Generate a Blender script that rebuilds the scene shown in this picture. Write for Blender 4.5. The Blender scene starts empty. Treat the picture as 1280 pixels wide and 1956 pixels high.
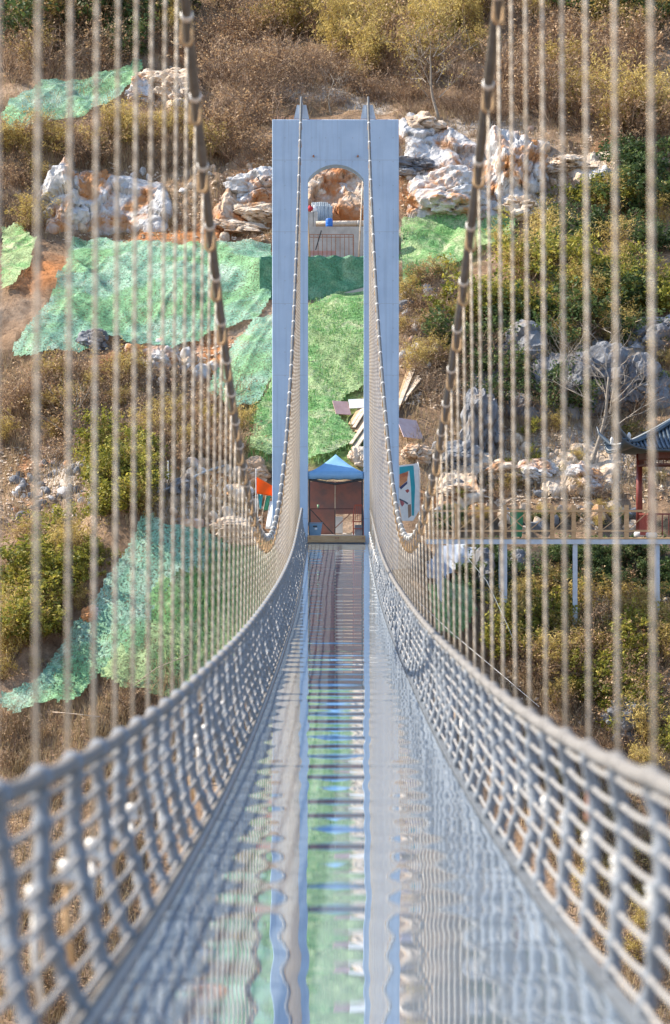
import bpy, bmesh, math, random
import numpy as np
from mathutils import Vector, Matrix, Euler

S = bpy.context.scene
COL = S.collection
R = math.radians
random.seed(7)
RNG = np.random.default_rng(11)

# ------------------------------------------------------------------ camera, sky, sun, exposure
F = 4025.0                      # focal length in photograph pixels (1280 x 1956)
CX, CY = 640.0, 978.0
ZT = 73.2                       # length unit along the bridge: s = Y / ZT
PPM = 55.0                      # photograph pixels per metre at s = 1
cam = bpy.data.cameras.new('camera')
cam.sensor_fit = 'VERTICAL'; cam.sensor_height = 36.0
cam.lens = F / 1956.0 * 36.0
cam.clip_start = 0.1; cam.clip_end = 5000
cam.dof.use_dof = True; cam.dof.focus_distance = 74.0; cam.dof.aperture_fstop = 1.8
camo = bpy.data.objects.new('camera', cam); COL.objects.link(camo)
camo.location = (0, 0, 0); camo.rotation_euler = (R(90), 0, 0)
S.camera = camo

SUN_EL, SUN_AZ = 42.0, -76.0    # azimuth clockwise from +Y (the way the camera looks)
W = bpy.data.worlds.new('World'); S.world = W; W.use_nodes = True
nt = W.node_tree; nt.nodes.clear()
sky = nt.nodes.new('ShaderNodeTexSky'); sky.sky_type = 'NISHITA'; sky.sun_disc = False
sky.sun_elevation = R(SUN_EL); sky.sun_rotation = R(SUN_AZ)
sky.air_density = 1.0; sky.dust_density = 0.6; sky.ozone_density = 1.2
bg = nt.nodes.new('ShaderNodeBackground'); bg.inputs['Strength'].default_value = 0.15
wo = nt.nodes.new('ShaderNodeOutputWorld')
nt.links.new(sky.outputs[0], bg.inputs[0]); nt.links.new(bg.outputs[0], wo.inputs[0])
sun = bpy.data.lights.new('sun', 'SUN'); sun.energy = 4.5; sun.angle = R(0.6); sun.color = (1.0, 0.90, 0.76)
suno = bpy.data.objects.new('sun', sun); COL.objects.link(suno)
sd = Vector((math.sin(R(SUN_AZ)) * math.cos(R(SUN_EL)), math.cos(R(SUN_AZ)) * math.cos(R(SUN_EL)), math.sin(R(SUN_EL))))
suno.rotation_euler = sd.to_track_quat('Z', 'Y').to_euler()
suno.location = (-60, 10, 60)
S.view_settings.view_transform = 'Standard'; S.view_settings.look = 'None'
S.view_settings.gamma = 1.0; S.view_settings.exposure = 1.12
S.render.engine = 'CYCLES'
S.cycles.use_denoising = True
S.cycles.max_bounces = 7; S.cycles.diffuse_bounces = 3; S.cycles.glossy_bounces = 4
S.cycles.transparent_max_bounces = 12; S.cycles.transmission_bounces = 4
S.cycles.caustics_reflective = False; S.cycles.caustics_refractive = False

# ------------------------------------------------------------------ noise and terrain height
def _hash(ix, iy, seed):
    h = (ix.astype(np.int64) * 374761393 + iy.astype(np.int64) * 668265263 + seed * 1274126177) & 0xffffffff
    h = ((h ^ (h >> 13)) * 1274126177) & 0xffffffff
    return ((h ^ (h >> 16)) & 0xffff) / 32767.5 - 1.0
def vnoise(x, y, seed=0):
    x = np.asarray(x, float); y = np.asarray(y, float)
    ix = np.floor(x); iy = np.floor(y); fx = x - ix; fy = y - iy
    fx = fx * fx * fx * (fx * (fx * 6 - 15) + 10); fy = fy * fy * fy * (fy * (fy * 6 - 15) + 10)
    a = _hash(ix, iy, seed); b = _hash(ix + 1, iy, seed); c = _hash(ix, iy + 1, seed); d = _hash(ix + 1, iy + 1, seed)
    return (a * (1 - fx) + b * fx) * (1 - fy) + (c * (1 - fx) + d * fx) * fy
def fbm(x, y, octv=4, seed=0):
    t = 0.0; a = 0.55
    for o in range(octv):
        t = t + a * vnoise(np.asarray(x) * 2 ** o + 17.3 * o, np.asarray(y) * 2 ** o - 9.1 * o, seed + o); a *= 0.5
    return t
def smooth(x, a, b):
    t = np.clip((np.asarray(x, float) - a) / (b - a), 0, 1); return t * t * (3 - 2 * t)
PROF = np.array([(-900, 60), (-300, 20), (-60, -6), (-20, -14), (0, -15), (35, -15.5), (50, -14), (57, -11.6), (63, -8), (68, -4), (71, -2.0), (78, -1.5),
                 (80.2, 0.6), (92, 8.9), (93.7, 9.5), (94.3, 11.1), (98.8, 11.8), (99.2, 13.1), (101.2, 13.5), (105, 18.4), (110, 21), (131, 32.5), (170, 60), (260, 92), (420, 105), (1200, 110)])
def height(X, Y):
    X = np.asarray(X, float); Y = np.asarray(Y, float)
    side = smooth(np.abs(X - 0.1), 2.6, 6.0)
    g = np.maximum(0.06 + 0.94 * side, smooth(Y, 101.5, 106))
    Ys = Y + 1.9 * fbm(X * 0.16, Y * 0.16, 3, 3) * g + 0.5 * fbm(X * 0.9, Y * 0.5, 3, 8) * g
    z = np.interp(Ys, PROF[:, 0], PROF[:, 1])
    # terraces of the middle only stand behind the tower: soften them to the sides
    zl = np.interp(Ys, [78, 92, 97, 101, 106, 131], [-1.2, 8.6, 11.4, 13.2, 18.6, 32.5])
    m = side * smooth(Y, 78, 82) * (1 - smooth(Y, 122, 131))
    z = z * (1 - m) + zl * m
    # mound on the left bank
    z = z + 3.1 * np.exp(-((X + 5.5) / 3.3) ** 4 - ((Y - 70.3) / 2.6) ** 2)
    z = z + 1.6 * np.exp(-((X + 9.5) / 2.5) ** 2 - ((Y - 76) / 3.0) ** 2)
    # cut under the walkway on the right bank
    z = z - 1.5 * smooth(X, 2.6, 4.6) * smooth(Y, 60, 68) * (1 - smooth(Y, 75.2, 77.2))
    z = z + g * (0.42 * fbm(X * 0.45, Y * 0.45, 4, 21) + 0.16 * np.abs(fbm(X * 1.5, Y * 1.5, 3, 31)))
    z = z + 0.05 * fbm(X * 3.1, Y * 3.1, 2, 41)
    return z
_hx0, _hy0, _hs = -40.0, 38.0, 0.16
_HG = height(*np.meshgrid(np.arange(_hx0, 40, _hs), np.arange(_hy0, 212, _hs), indexing='ij'))
def hlook(X, Y):
    u = np.clip((X - _hx0) / _hs, 0, _HG.shape[0] - 1.001); v = np.clip((Y - _hy0) / _hs, 0, _HG.shape[1] - 1.001)
    i = u.astype(int); j = v.astype(int); a = u - i; b = v - j
    return (_HG[i, j] * (1 - a) + _HG[i + 1, j] * a) * (1 - b) + (_HG[i, j + 1] * (1 - a) + _HG[i + 1, j + 1] * a) * b
_YS = np.concatenate([np.arange(40, 112, 0.12), np.arange(112, 210, 0.4)])
def cast(px, py):
    """where the line of sight through each photograph point meets the ground"""
    px = np.atleast_1d(np.asarray(px, float)); py = np.atleast_1d(np.asarray(py, float))
    out = np.zeros((len(px), 3))
    for i in range(0, len(px), 200):
        a = (px[i:i + 200, None] - CX) / F; b = (CY - py[i:i + 200, None]) / F
        X = a * _YS[None]; Z = b * _YS[None]
        hit = hlook(X, np.broadcast_to(_YS[None], X.shape)) >= Z
        k = np.argmax(hit, 1); k[~hit.any(1)] = len(_YS) - 1
        y = _YS[k]; x = a[:, 0] * y
        out[i:i + 200] = np.stack([x, y, hlook(x, y)], 1)
    return out
def at(px, py, Y): return Vector(((px - CX) / F * Y, Y, (CY - py) / F * Y))

# ------------------------------------------------------------------ mesh helpers
class MB:
    def __init__(s): s.v = []; s.f = []; s.n = 0
    def add(s, V, Fc):
        V = np.asarray(V, float).reshape(-1, 3); s.v.append(V)
        s.f.extend([tuple(int(i) + s.n for i in q) for q in Fc]); s.n += len(V); return s
    def box(s, c, d, rot=None):
        V = np.array([(x, y, z) for x in (-.5, .5) for y in (-.5, .5) for z in (-.5, .5)]) * np.array(d)
        if rot is not None: V = V @ np.array(Euler(rot).to_matrix()).T
        return s.add(V + np.array(c), [(0, 1, 3, 2), (4, 6, 7, 5), (0, 4, 5, 1), (2, 3, 7, 6), (0, 2, 6, 4), (1, 5, 7, 3)])
    def bar(s, a, b, w, h=None):
        """a rectangular bar from a to b"""
        a = Vector(a); b = Vector(b); h = h or w; d = b - a
        q = d.to_track_quat('Z', 'Y').to_matrix()
        V = np.array([(x * w, y * h, z * d.length) for x in (-.5, .5) for y in (-.5, .5) for z in (0, 1)])
        return s.add(V @ np.array(q).T + np.array(a), [(0, 1, 3, 2), (4, 6, 7, 5), (0, 4, 5, 1), (2, 3, 7, 6), (0, 2, 6, 4), (1, 5, 7, 3)])
    def tube(s, P, r, n=8, cap=True):
        P = np.asarray(P, float); m = len(P); r = np.broadcast_to(np.asarray(r, float), (m,))
        T = np.gradient(P, axis=0); T /= np.linalg.norm(T, axis=1)[:, None] + 1e-12
        up = np.array([0, 0, 1.0]) if abs(T[:, 2]).mean() < 0.8 else np.array([0, 1.0, 0])
        A = np.cross(T, up); A /= np.linalg.norm(A, axis=1)[:, None] + 1e-12
        B = np.cross(T, A)
        an = np.arange(n) * 2 * math.pi / n
        V = P[:, None] + r[:, None, None] * (np.cos(an)[None, :, None] * A[:, None] + np.sin(an)[None, :, None] * B[:, None])
        fs = [(i * n + j, i * n + (j + 1) % n, (i + 1) * n + (j + 1) % n, (i + 1) * n + j) for i in range(m - 1) for j in range(n)]
        if cap: fs += [tuple(range(n - 1, -1, -1)), tuple((m - 1) * n + j for j in range(n))]
        return s.add(V.reshape(-1, 3), fs)
    def lathe(s, prof, n=16, c=(0, 0, 0)):
        V = [(r * math.cos(2 * math.pi * j / n), r * math.sin(2 * math.pi * j / n), z) for r, z in prof for j in range(n)]
        m = len(prof)
        fs = [(i * n + j, i * n + (j + 1) % n, (i + 1) * n + (j + 1) % n, (i + 1) * n + j) for i in range(m - 1) for j in range(n)]
        fs += [tuple(range(n - 1, -1, -1)), tuple((m - 1) * n + j for j in range(n))]
        return s.add(np.array(V) + np.array(c), fs)
    def grid(s, V, nu, nv):
        return s.add(V, [(i * nv + j, (i + 1) * nv + j, (i + 1) * nv + j + 1, i * nv + j + 1) for i in range(nu - 1) for j in range(nv - 1)])
    def sheet(s, V, nu, nv, t):
        """a grid given thickness t downwards along its own normal (approx. by offset vector t)"""
        V = np.asarray(V, float).reshape(-1, 3); N = nu * nv; t = np.asarray(t, float)
        fs = [(i * nv + j, (i + 1) * nv + j, (i + 1) * nv + j + 1, i * nv + j + 1) for i in range(nu - 1) for j in range(nv - 1)]
        fs += [tuple(N + k for k in q[::-1]) for q in fs]
        e = [i * nv for i in range(nu)] + [(nu - 1) * nv + j for j in range(1, nv)] + [i * nv + nv - 1 for i in range(nu - 2, -1, -1)] + [j for j in range(nv - 2, 0, -1)]
        for a, b in zip(e, e[1:] + e[:1]): fs.append((b, a, a + N, b + N))
        return s.add(np.concatenate([V, V + t]), fs)
    def mesh(s, name, smooth_=False):
        me = bpy.data.meshes.new(name)
        me.from_pydata(np.concatenate(s.v).tolist(), [], s.f); me.update()
        if smooth_: me.polygons.foreach_set('use_smooth', [True] * len(me.polygons))
        return me
    def build(s, name, mat, parent=None, smooth_=False):
        return link(name, s.mesh(name, smooth_), mat, parent)
def link(name, me, mat=None, parent=None, loc=None, rot=None, scale=None):
    o = bpy.data.objects.new(name, me); COL.objects.link(o)
    if mat is not None and me is not None:
        ms = mat if isinstance(mat, (list, tuple)) else [mat]
        if len(me.materials) == 0:
            for m in ms: me.materials.append(m)
    if parent is not None: o.parent = parent
    if loc is not None: o.location = loc
    if rot is not None: o.rotation_euler = rot
    if scale is not None: o.scale = scale if hasattr(scale, '__len__') else (scale,) * 3
    return o
def tag(o, label, cat, group=None):
    o['label'] = label; o['category'] = cat
    if group: o['group'] = group
    return o
def struct(o): o['kind'] = 'structure'; return o
def thing(name, label, cat, loc=(0, 0, 0), group=None, rot=None):
    return tag(link(name, None, loc=loc, rot=rot), label, cat, group)

# ------------------------------------------------------------------ materials
def mk(name):
    m = bpy.data.materials.new(name); m.use_nodes = True
    n = m.node_tree.nodes; l = m.node_tree.links; b = n['Principled BSDF']
    return m, n, l, b
def ramp(n, stops, interp='LINEAR'):
    r = n.new('ShaderNodeValToRGB'); r.color_ramp.interpolation = interp
    e = r.color_ramp.elements
    while len(e) > 1: e.remove(e[-1])
    e[0].position = stops[0][0]; e[0].color = (*stops[0][1], 1)
    for p, c in stops[1:]:
        k = e.new(p); k.color = (*c, 1)
    return r
def coords(n, l, kind, sc=None):
    if kind == 'world':
        g = n.new('ShaderNodeNewGeometry'); out = g.outputs['Position']
    else:
        g = n.new('ShaderNodeTexCoord'); out = g.outputs['Object']
    if sc is not None:
        mp = n.new('ShaderNodeMapping'); mp.inputs['Scale'].default_value = sc
        l.new(out, mp.inputs[0]); out = mp.outputs[0]
    return out
def noise(n, l, co, scale, detail=4, rough=0.55, dist=0.0):
    t = n.new('ShaderNodeTexNoise'); t.inputs['Scale'].default_value = scale; t.inputs['Detail'].default_value = detail
    t.inputs['Roughness'].default_value = rough; t.inputs['Distortion'].default_value = dist
    l.new(co, t.inputs['Vector']); return t.outputs['Fac']
def mixc(n, l, fac, a, b, mode='MIX'):
    m = n.new('ShaderNodeMix'); m.data_type = 'RGBA'; m.blend_type = mode
    for i, v in ((0, fac), (6, a), (7, b)):
        if isinstance(v, (int, float)): m.inputs[i].default_value = v
        elif isinstance(v, tuple): m.inputs[i].default_value = (*v, 1)
        else: l.new(v, m.inputs[i])
    return m.outputs[2]
def bump(n, l, b, h, strength, dist=0.02):
    k = n.new('ShaderNodeBump'); k.inputs['Strength'].default_value = strength; k.inputs['Distance'].default_value = dist
    l.new(h, k.inputs['Height']); l.new(k.outputs[0], b.inputs['Normal']); return k
def simple(name, c1, c2=None, scale=6.0, rough=0.75, metal=0.0, bmp=0.25, bdist=0.01, kind='world', spec=0.5, stretch=None, mid=(0.35, 0.65)):
    m, n, l, b = mk(name)
    co = coords(n, l, kind, stretch)
    f = noise(n, l, co, scale, 5, 0.6)
    r = ramp(n, [(mid[0], c1), (mid[1], c2 or tuple(x * 0.75 for x in c1))]); l.new(f, r.inputs[0])
    l.new(r.outputs[0], b.inputs['Base Color'])
    b.inputs['Roughness'].default_value = rough; b.inputs['Metallic'].default_value = metal; b.inputs['Specular IOR Level'].default_value = spec
    if bmp: bump(n, l, b, noise(n, l, co, scale * 3, 4), bmp, bdist)
    return m
def leafmat(name, stops, trans=0.35, rough=0.6):
    m, n, l, b = mk(name)
    g = n.new('ShaderNodeNewGeometry'); oi = n.new('ShaderNodeObjectInfo')
    a = n.new('ShaderNodeMath'); a.operation = 'MULTIPLY_ADD'; l.new(g.outputs['Random Per Island'], a.inputs[0]); a.inputs[1].default_value = 0.72
    a2 = n.new('ShaderNodeMath'); a2.operation = 'MULTIPLY'; l.new(oi.outputs['Random'], a2.inputs[0]); a2.inputs[1].default_value = 0.28
    l.new(a2.outputs[0], a.inputs[2])
    r = ramp(n, stops); l.new(a.outputs[0], r.inputs[0])
    l.new(r.outputs[0], b.inputs['Base Color']); b.inputs['Roughness'].default_value = rough; b.inputs['Specular IOR Level'].default_value = 0.3
    if trans:
        t = n.new('ShaderNodeBsdfTranslucent'); l.new(r.outputs[0], t.inputs[0])
        x = n.new('ShaderNodeMixShader'); x.inputs[0].default_value = trans
        l.new(b.outputs[0], x.inputs[1]); l.new(t.outputs[0], x.inputs[2])
        l.new(x.outputs[0], n['Material Output'].inputs[0])
    return m

M = {}
M['concrete'] = None
def concrete():
    m, n, l, b = mk('tower_concrete')
    co = coords(n, l, 'object')
    f = noise(n, l, co, 1.1, 6, 0.6)
    r = ramp(n, [(0.3, (0.36, 0.49, 0.64)), (0.7, (0.44, 0.58, 0.73))]); l.new(f, r.inputs[0])
    st = noise(n, l, coords(n, l, 'object', (9, 9, 0.25)), 1.0, 4, 0.6)
    r2 = ramp(n, [(0.33, (0.72, 0.72, 0.72)), (0.52, (1, 1, 1))]); l.new(st, r2.inputs[0])
    c = mixc(n, l, 0.5, r.outputs[0], r2.outputs[0], 'MULTIPLY')
    # formwork joints and tie holes, worked out on the front face in metres
    sep = n.new('ShaderNodeSeparateXYZ'); l.new(coords(n, l, 'object'), sep.inputs[0])
    def frac(src, step, off=0.0):
        a = n.new('ShaderNodeMath'); a.operation = 'MULTIPLY_ADD'; l.new(src, a.inputs[0]); a.inputs[1].default_value = 1 / step; a.inputs[2].default_value = off
        q = n.new('ShaderNodeMath'); q.operation = 'FRACT'; l.new(a.outputs[0], q.inputs[0])
        s_ = n.new('ShaderNodeMath'); s_.operation = 'SUBTRACT'; l.new(q.outputs[0], s_.inputs[0]); s_.inputs[1].default_value = 0.5
        d = n.new('ShaderNodeMath'); d.operation = 'ABSOLUTE'; l.new(s_.outputs[0], d.inputs[0])
        e = n.new('ShaderNodeMath'); e.operation = 'MULTIPLY'; l.new(d.outputs[0], e.inputs[0]); e.inputs[1].default_value = step
        return e.outputs[0]
    def less(v, t):
        a = n.new('ShaderNodeMath'); a.operation = 'LESS_THAN'; l.new(v, a.inputs[0]); a.inputs[1].default_value = t; return a.outputs[0]
    jz = less(frac(sep.outputs['Z'], 2.44, 0.1), 0.008)
    hx = frac(sep.outputs['X'], 0.46, 0.2); hz = frac(sep.outputs['Z'], 0.81, 0.3)
    hy = n.new('ShaderNodeVectorMath'); hy.operation = 'LENGTH'
    cb = n.new('ShaderNodeCombineXYZ'); l.new(hx, cb.inputs[0]); l.new(hz, cb.inputs[1]); l.new(cb.outputs[0], hy.inputs[0])
    hole = less(hy.outputs['Value'], 0.02)
    mx = n.new('ShaderNodeMath'); mx.operation = 'MAXIMUM'; l.new(jz, mx.inputs[0]); l.new(hole, mx.inputs[1])
    fm = n.new('ShaderNodeMath'); fm.operation = 'MULTIPLY'; l.new(mx.outputs[0], fm.inputs[0]); fm.inputs[1].default_value = 0.45
    c = mixc(n, l, fm.outputs[0], c, (0.25, 0.26, 0.28))
    l.new(c, b.inputs['Base Color']); b.inputs['Roughness'].default_value = 0.8
    bump(n, l, b, noise(n, l, co, 14, 5), 0.2, 0.01)
    return m
M['concrete'] = concrete()
def ropemat(name, c1, c2, strands=3, pitch=0.11, kind=None):
    """laid rope: the strands wind round the object's own z axis"""
    m, n, l, b = mk(name)
    tc = n.new('ShaderNodeTexCoord'); sep = n.new('ShaderNodeSeparateXYZ'); l.new(tc.outputs['Object'], sep.inputs[0])
    at2 = n.new('ShaderNodeMath'); at2.operation = 'ARCTAN2'; l.new(sep.outputs['Y'], at2.inputs[0]); l.new(sep.outputs['X'], at2.inputs[1])
    a = n.new('ShaderNodeMath'); a.operation = 'MULTIPLY'; l.new(at2.outputs[0], a.inputs[0]); a.inputs[1].default_value = strands
    z = n.new('ShaderNodeMath'); z.operation = 'MULTIPLY_ADD'; l.new(sep.outputs['Z'], z.inputs[0]); z.inputs[1].default_value = 2 * math.pi / pitch * 1.0; l.new(a.outputs[0], z.inputs[2])
    s_ = n.new('ShaderNodeMath'); s_.operation = 'SINE'; l.new(z.outputs[0], s_.inputs[0])
    r = n.new('ShaderNodeMapRange'); r.inputs[1].default_value = -1; r.inputs[2].default_value = 0.6; l.new(s_.outputs[0], r.inputs[0])
    c = mixc(n, l, r.outputs[0], c2, c1)
    v = noise(n, l, coords(n, l, 'world'), 1.2, 3)
    rv = ramp(n, [(0.3, (0.75, 0.72, 0.68)), (0.7, (1, 1, 1))]); l.new(v, rv.inputs[0])
    c = mixc(n, l, 1.0, c, rv.outputs[0], 'MULTIPLY')
    l.new(c, b.inputs['Base Color']); b.inputs['Roughness'].default_value = 0.85; b.inputs['Specular IOR Level'].default_value = 0.25
    bump(n, l, b, s_.outputs[0], 0.6, 0.006)
    return m
M['hanger'] = ropemat('hanger_rope', (0.80, 0.69, 0.54), (0.54, 0.44, 0.33))
M['net'] = simple('net_rope', (0.26, 0.285, 0.315), (0.175, 0.19, 0.21), 40, 0.9, bmp=0.5, bdist=0.004, spec=0.2)
M['cord'] = simple('net_cord', (0.38, 0.37, 0.355), (0.26, 0.25, 0.24), 40, 0.9, bmp=0.4, bdist=0.003, spec=0.2)
M['rail'] = simple('hand_rope', (0.25, 0.24, 0.225), (0.17, 0.16, 0.15), 30, 0.9, bmp=0.5, bdist=0.004, spec=0.2)
M['cable'] = simple('cable_steel', (0.13, 0.128, 0.118), (0.08, 0.078, 0.07), 8, 0.45, metal=0.2, bmp=0.3, kind='world')
M['galv'] = simple('galvanised', (0.72, 0.71, 0.68), (0.58, 0.55, 0.50), 12, 0.5, metal=0.15, bmp=0.15)
M['edge_dark'] = simple('edge_steel', (0.16, 0.18, 0.20), (0.11, 0.12, 0.13), 6, 0.6)
M['rust'] = simple('rusty_steel', (0.42, 0.22, 0.14), (0.28, 0.13, 0.08), 18, 0.8, bmp=0.3)
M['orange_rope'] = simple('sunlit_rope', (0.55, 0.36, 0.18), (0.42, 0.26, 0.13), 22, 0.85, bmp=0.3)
M['steel_white'] = simple('painted_steel', (0.48, 0.55, 0.62), (0.40, 0.46, 0.52), 6, 0.5, bmp=0.1)
def glassdeck():
    m, n, l, b = mk('deck_glass')
    co = coords(n, l, 'world')
    f = noise(n, l, co, 2.3, 6, 0.65)
    r = ramp(n, [(0.35, (0.43, 0.54, 0.66)), (0.75, (0.53, 0.64, 0.74))]); l.new(f, r.inputs[0])
    l.new(r.outputs[0], b.inputs['Base Color'])
    f2 = noise(n, l, co, 7, 5, 0.7)
    r2 = n.new('ShaderNodeMapRange'); r2.inputs[1].default_value = 0.45; r2.inputs[2].default_value = 0.8; r2.inputs[3].default_value = 0.012; r2.inputs[4].default_value = 0.05
    l.new(f2, r2.inputs[0]); l.new(r2.outputs[0], b.inputs['Roughness'])
    b.inputs['IOR'].default_value = 1.6; b.inputs['Metallic'].default_value = 0.70
    return m
M['glass'] = glassdeck()
M['wood'] = simple('planed_wood', (0.54, 0.36, 0.19), (0.42, 0.26, 0.13), 5, 0.75, bmp=0.3, stretch=(1, 1, 6))
M['wood_pale'] = simple('pale_plank', (0.62, 0.52, 0.40), (0.44, 0.34, 0.25), 5, 0.8, bmp=0.3)
M['plywood'] = simple('film_plywood', (0.36, 0.14, 0.10), (0.20, 0.115, 0.10), 2.2, 0.45, bmp=0.1)
M['tent'] = simple('blue_canvas', (0.19, 0.38, 0.60), (0.16, 0.34, 0.55), 4, 0.6, bmp=0.15, bdist=0.01)
M['dark'] = simple('dark_frame', (0.03, 0.035, 0.04), (0.05, 0.05, 0.05), 8, 0.6)
M['chair'] = simple('red_lacquer', (0.55, 0.11, 0.05), (0.42, 0.08, 0.04), 6, 0.4)
M['crate'] = simple('blue_grey_plastic', (0.20, 0.34, 0.46), (0.16, 0.28, 0.40), 5, 0.4)
M['white'] = simple('white_paint', (0.78, 0.78, 0.76), (0.70, 0.69, 0.67), 6, 0.6)
M['drum'] = simple('blue_drum', (0.02, 0.17, 0.62), (0.02, 0.14, 0.52), 5, 0.35)
M['red'] = simple('red_cloth', (0.55, 0.03, 0.04), None, 7, 0.8)
M['orange'] = leafmat('orange_flag', [(0, (0.90, 0.20, 0.03)), (1, (0.95, 0.28, 0.05))], 0.6)
M['teal'] = simple('teal_cloth', (0.03, 0.36, 0.42), (0.03, 0.30, 0.36), 3, 0.7, bmp=0.1)
M['green_cloth'] = simple('green_cloth', (0.06, 0.36, 0.20), None, 4, 0.7)
M['bin'] = simple('green_bin', (0.03, 0.30, 0.15), (0.025, 0.25, 0.12), 5, 0.4)
M['redcol'] = simple('red_column', (0.22, 0.045, 0.035), (0.16, 0.03, 0.025), 4, 0.45)
M['tile'] = simple('grey_roof_tile', (0.065, 0.09, 0.115), (0.04, 0.06, 0.08), 9, 0.4, bmp=0.3)
M['beam'] = simple('dark_red_beam', (0.13, 0.05, 0.045), (0.09, 0.035, 0.03), 5, 0.6)
M['stone'] = simple('pale_stone', (0.62, 0.62, 0.60), (0.5, 0.5, 0.48), 8, 0.7)
M['slab'] = simple('landing_concrete', (0.50, 0.47, 0.42), (0.38, 0.35, 0.31), 2.5, 0.85, bmp=0.3)
M['plastic'] = simple('white_tarpaulin', (0.48, 0.52, 0.58), (0.36, 0.40, 0.46), 3, 0.5, bmp=0.4, bdist=0.03)
M['pink'] = simple('pink_board', (0.55, 0.36, 0.33), (0.46, 0.28, 0.25), 3, 0.7)
M['bark'] = simple('pale_bark', (0.31, 0.27, 0.22), (0.20, 0.17, 0.14), 12, 0.9)
M['corr'] = simple('grey_sheet', (0.36, 0.42, 0.46), (0.26, 0.30, 0.33), 2, 0.5, stretch=(3, 3, 0.6))
def rockmat(name, light, mid_, dark, stain, stain_amt=0.55):
    m, n, l, b = mk(name)
    co = coords(n, l, 'world')
    f = noise(n, l, co, 1.3, 8, 0.65, 0.6)
    r = ramp(n, [(0.25, dark), (0.45, mid_), (0.66, light)]); l.new(f, r.inputs[0])
    f2 = noise(n, l, co, 0.55, 6, 0.6, 0.4)
    r2 = ramp(n, [(stain_amt, (0, 0, 0)), (stain_amt + 0.12, (1, 1, 1))]); l.new(f2, r2.inputs[0])
    c = mixc(n, l, r2.outputs[0], r.outputs[0], stain)
    l.new(c, b.inputs['Base Color']); b.inputs['Roughness'].default_value = 0.9; b.inputs['Specular IOR Level'].default_value = 0.2
    vo = n.new('ShaderNodeTexVoronoi'); vo.inputs['Scale'].default_value = 2.6; l.new(co, vo.inputs['Vector'])
    f3 = noise(n, l, co, 6, 6, 0.7)
    ad = n.new('ShaderNodeMath'); ad.operation = 'ADD'; l.new(vo.outputs['Distance'], ad.inputs[0]); l.new(f3, ad.inputs[1])
    bump(n, l, b, ad.outputs[0], 0.6, 0.12)
    return m
M['rock_white'] = rockmat('limestone_white', (0.68, 0.66, 0.64), (0.48, 0.47, 0.46), (0.22, 0.22, 0.23), (0.47, 0.23, 0.10), 0.48)
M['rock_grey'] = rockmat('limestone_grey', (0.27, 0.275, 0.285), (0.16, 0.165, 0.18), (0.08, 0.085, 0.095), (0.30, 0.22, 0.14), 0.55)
M['rock_red'] = rockmat('limestone_in_red_soil', (0.68, 0.58, 0.48), (0.48, 0.33, 0.22), (0.22, 0.13, 0.09), (0.46, 0.19, 0.075), 0.45)
M['rock_tan'] = rockmat('limestone_tan', (0.72, 0.63, 0.52), (0.52, 0.40, 0.29), (0.26, 0.19, 0.14), (0.50, 0.26, 0.12), 0.56)
def soil():
    m, n, l, b = mk('hillside_soil')
    co = coords(n, l, 'world')
    f = noise(n, l, co, 0.22, 7, 0.62, 0.5)
    r = ramp(n, [(0.30, (0.17, 0.12, 0.08)), (0.45, (0.29, 0.20, 0.13)), (0.56, (0.39, 0.28, 0.195)), (0.72, (0.47, 0.375, 0.28))]); l.new(f, r.inputs[0])
    f2 = noise(n, l, co, 2.6, 8, 0.7)
    r2 = ramp(n, [(0.30, (0.55, 0.5, 0.45)), (0.62, (1.15, 1.1, 1.05))]); l.new(f2, r2.inputs[0])
    c = mixc(n, l, 1.0, r.outputs[0], r2.outputs[0], 'MULTIPLY')
    for att, col, k in (('red_soil', (0.52, 0.23, 0.09), 1.0), ('pale_rock', (0.60, 0.57, 0.53), 1.0), ('turf', (0.16, 0.28, 0.08), 1.0), ('painted_shade', (0.075, 0.07, 0.055), 1.0)):
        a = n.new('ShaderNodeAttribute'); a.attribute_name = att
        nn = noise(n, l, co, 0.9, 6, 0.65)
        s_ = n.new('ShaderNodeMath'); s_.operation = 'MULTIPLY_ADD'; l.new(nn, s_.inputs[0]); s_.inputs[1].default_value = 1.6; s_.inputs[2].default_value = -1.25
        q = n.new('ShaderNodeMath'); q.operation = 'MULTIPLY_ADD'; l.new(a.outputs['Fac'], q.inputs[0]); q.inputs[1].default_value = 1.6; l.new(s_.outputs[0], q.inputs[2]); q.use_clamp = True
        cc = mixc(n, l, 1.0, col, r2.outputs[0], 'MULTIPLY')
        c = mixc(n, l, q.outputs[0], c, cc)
    l.new(c, b.inputs['Base Color']); b.inputs['Roughness'].default_value = 0.95; b.inputs['Specular IOR Level'].default_value = 0.15
    f3 = noise(n, l, co, 3.5, 8, 0.72)
    bump(n, l, b, f3, 1.0, 0.22)
    return m
M['soil'] = soil()
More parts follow.
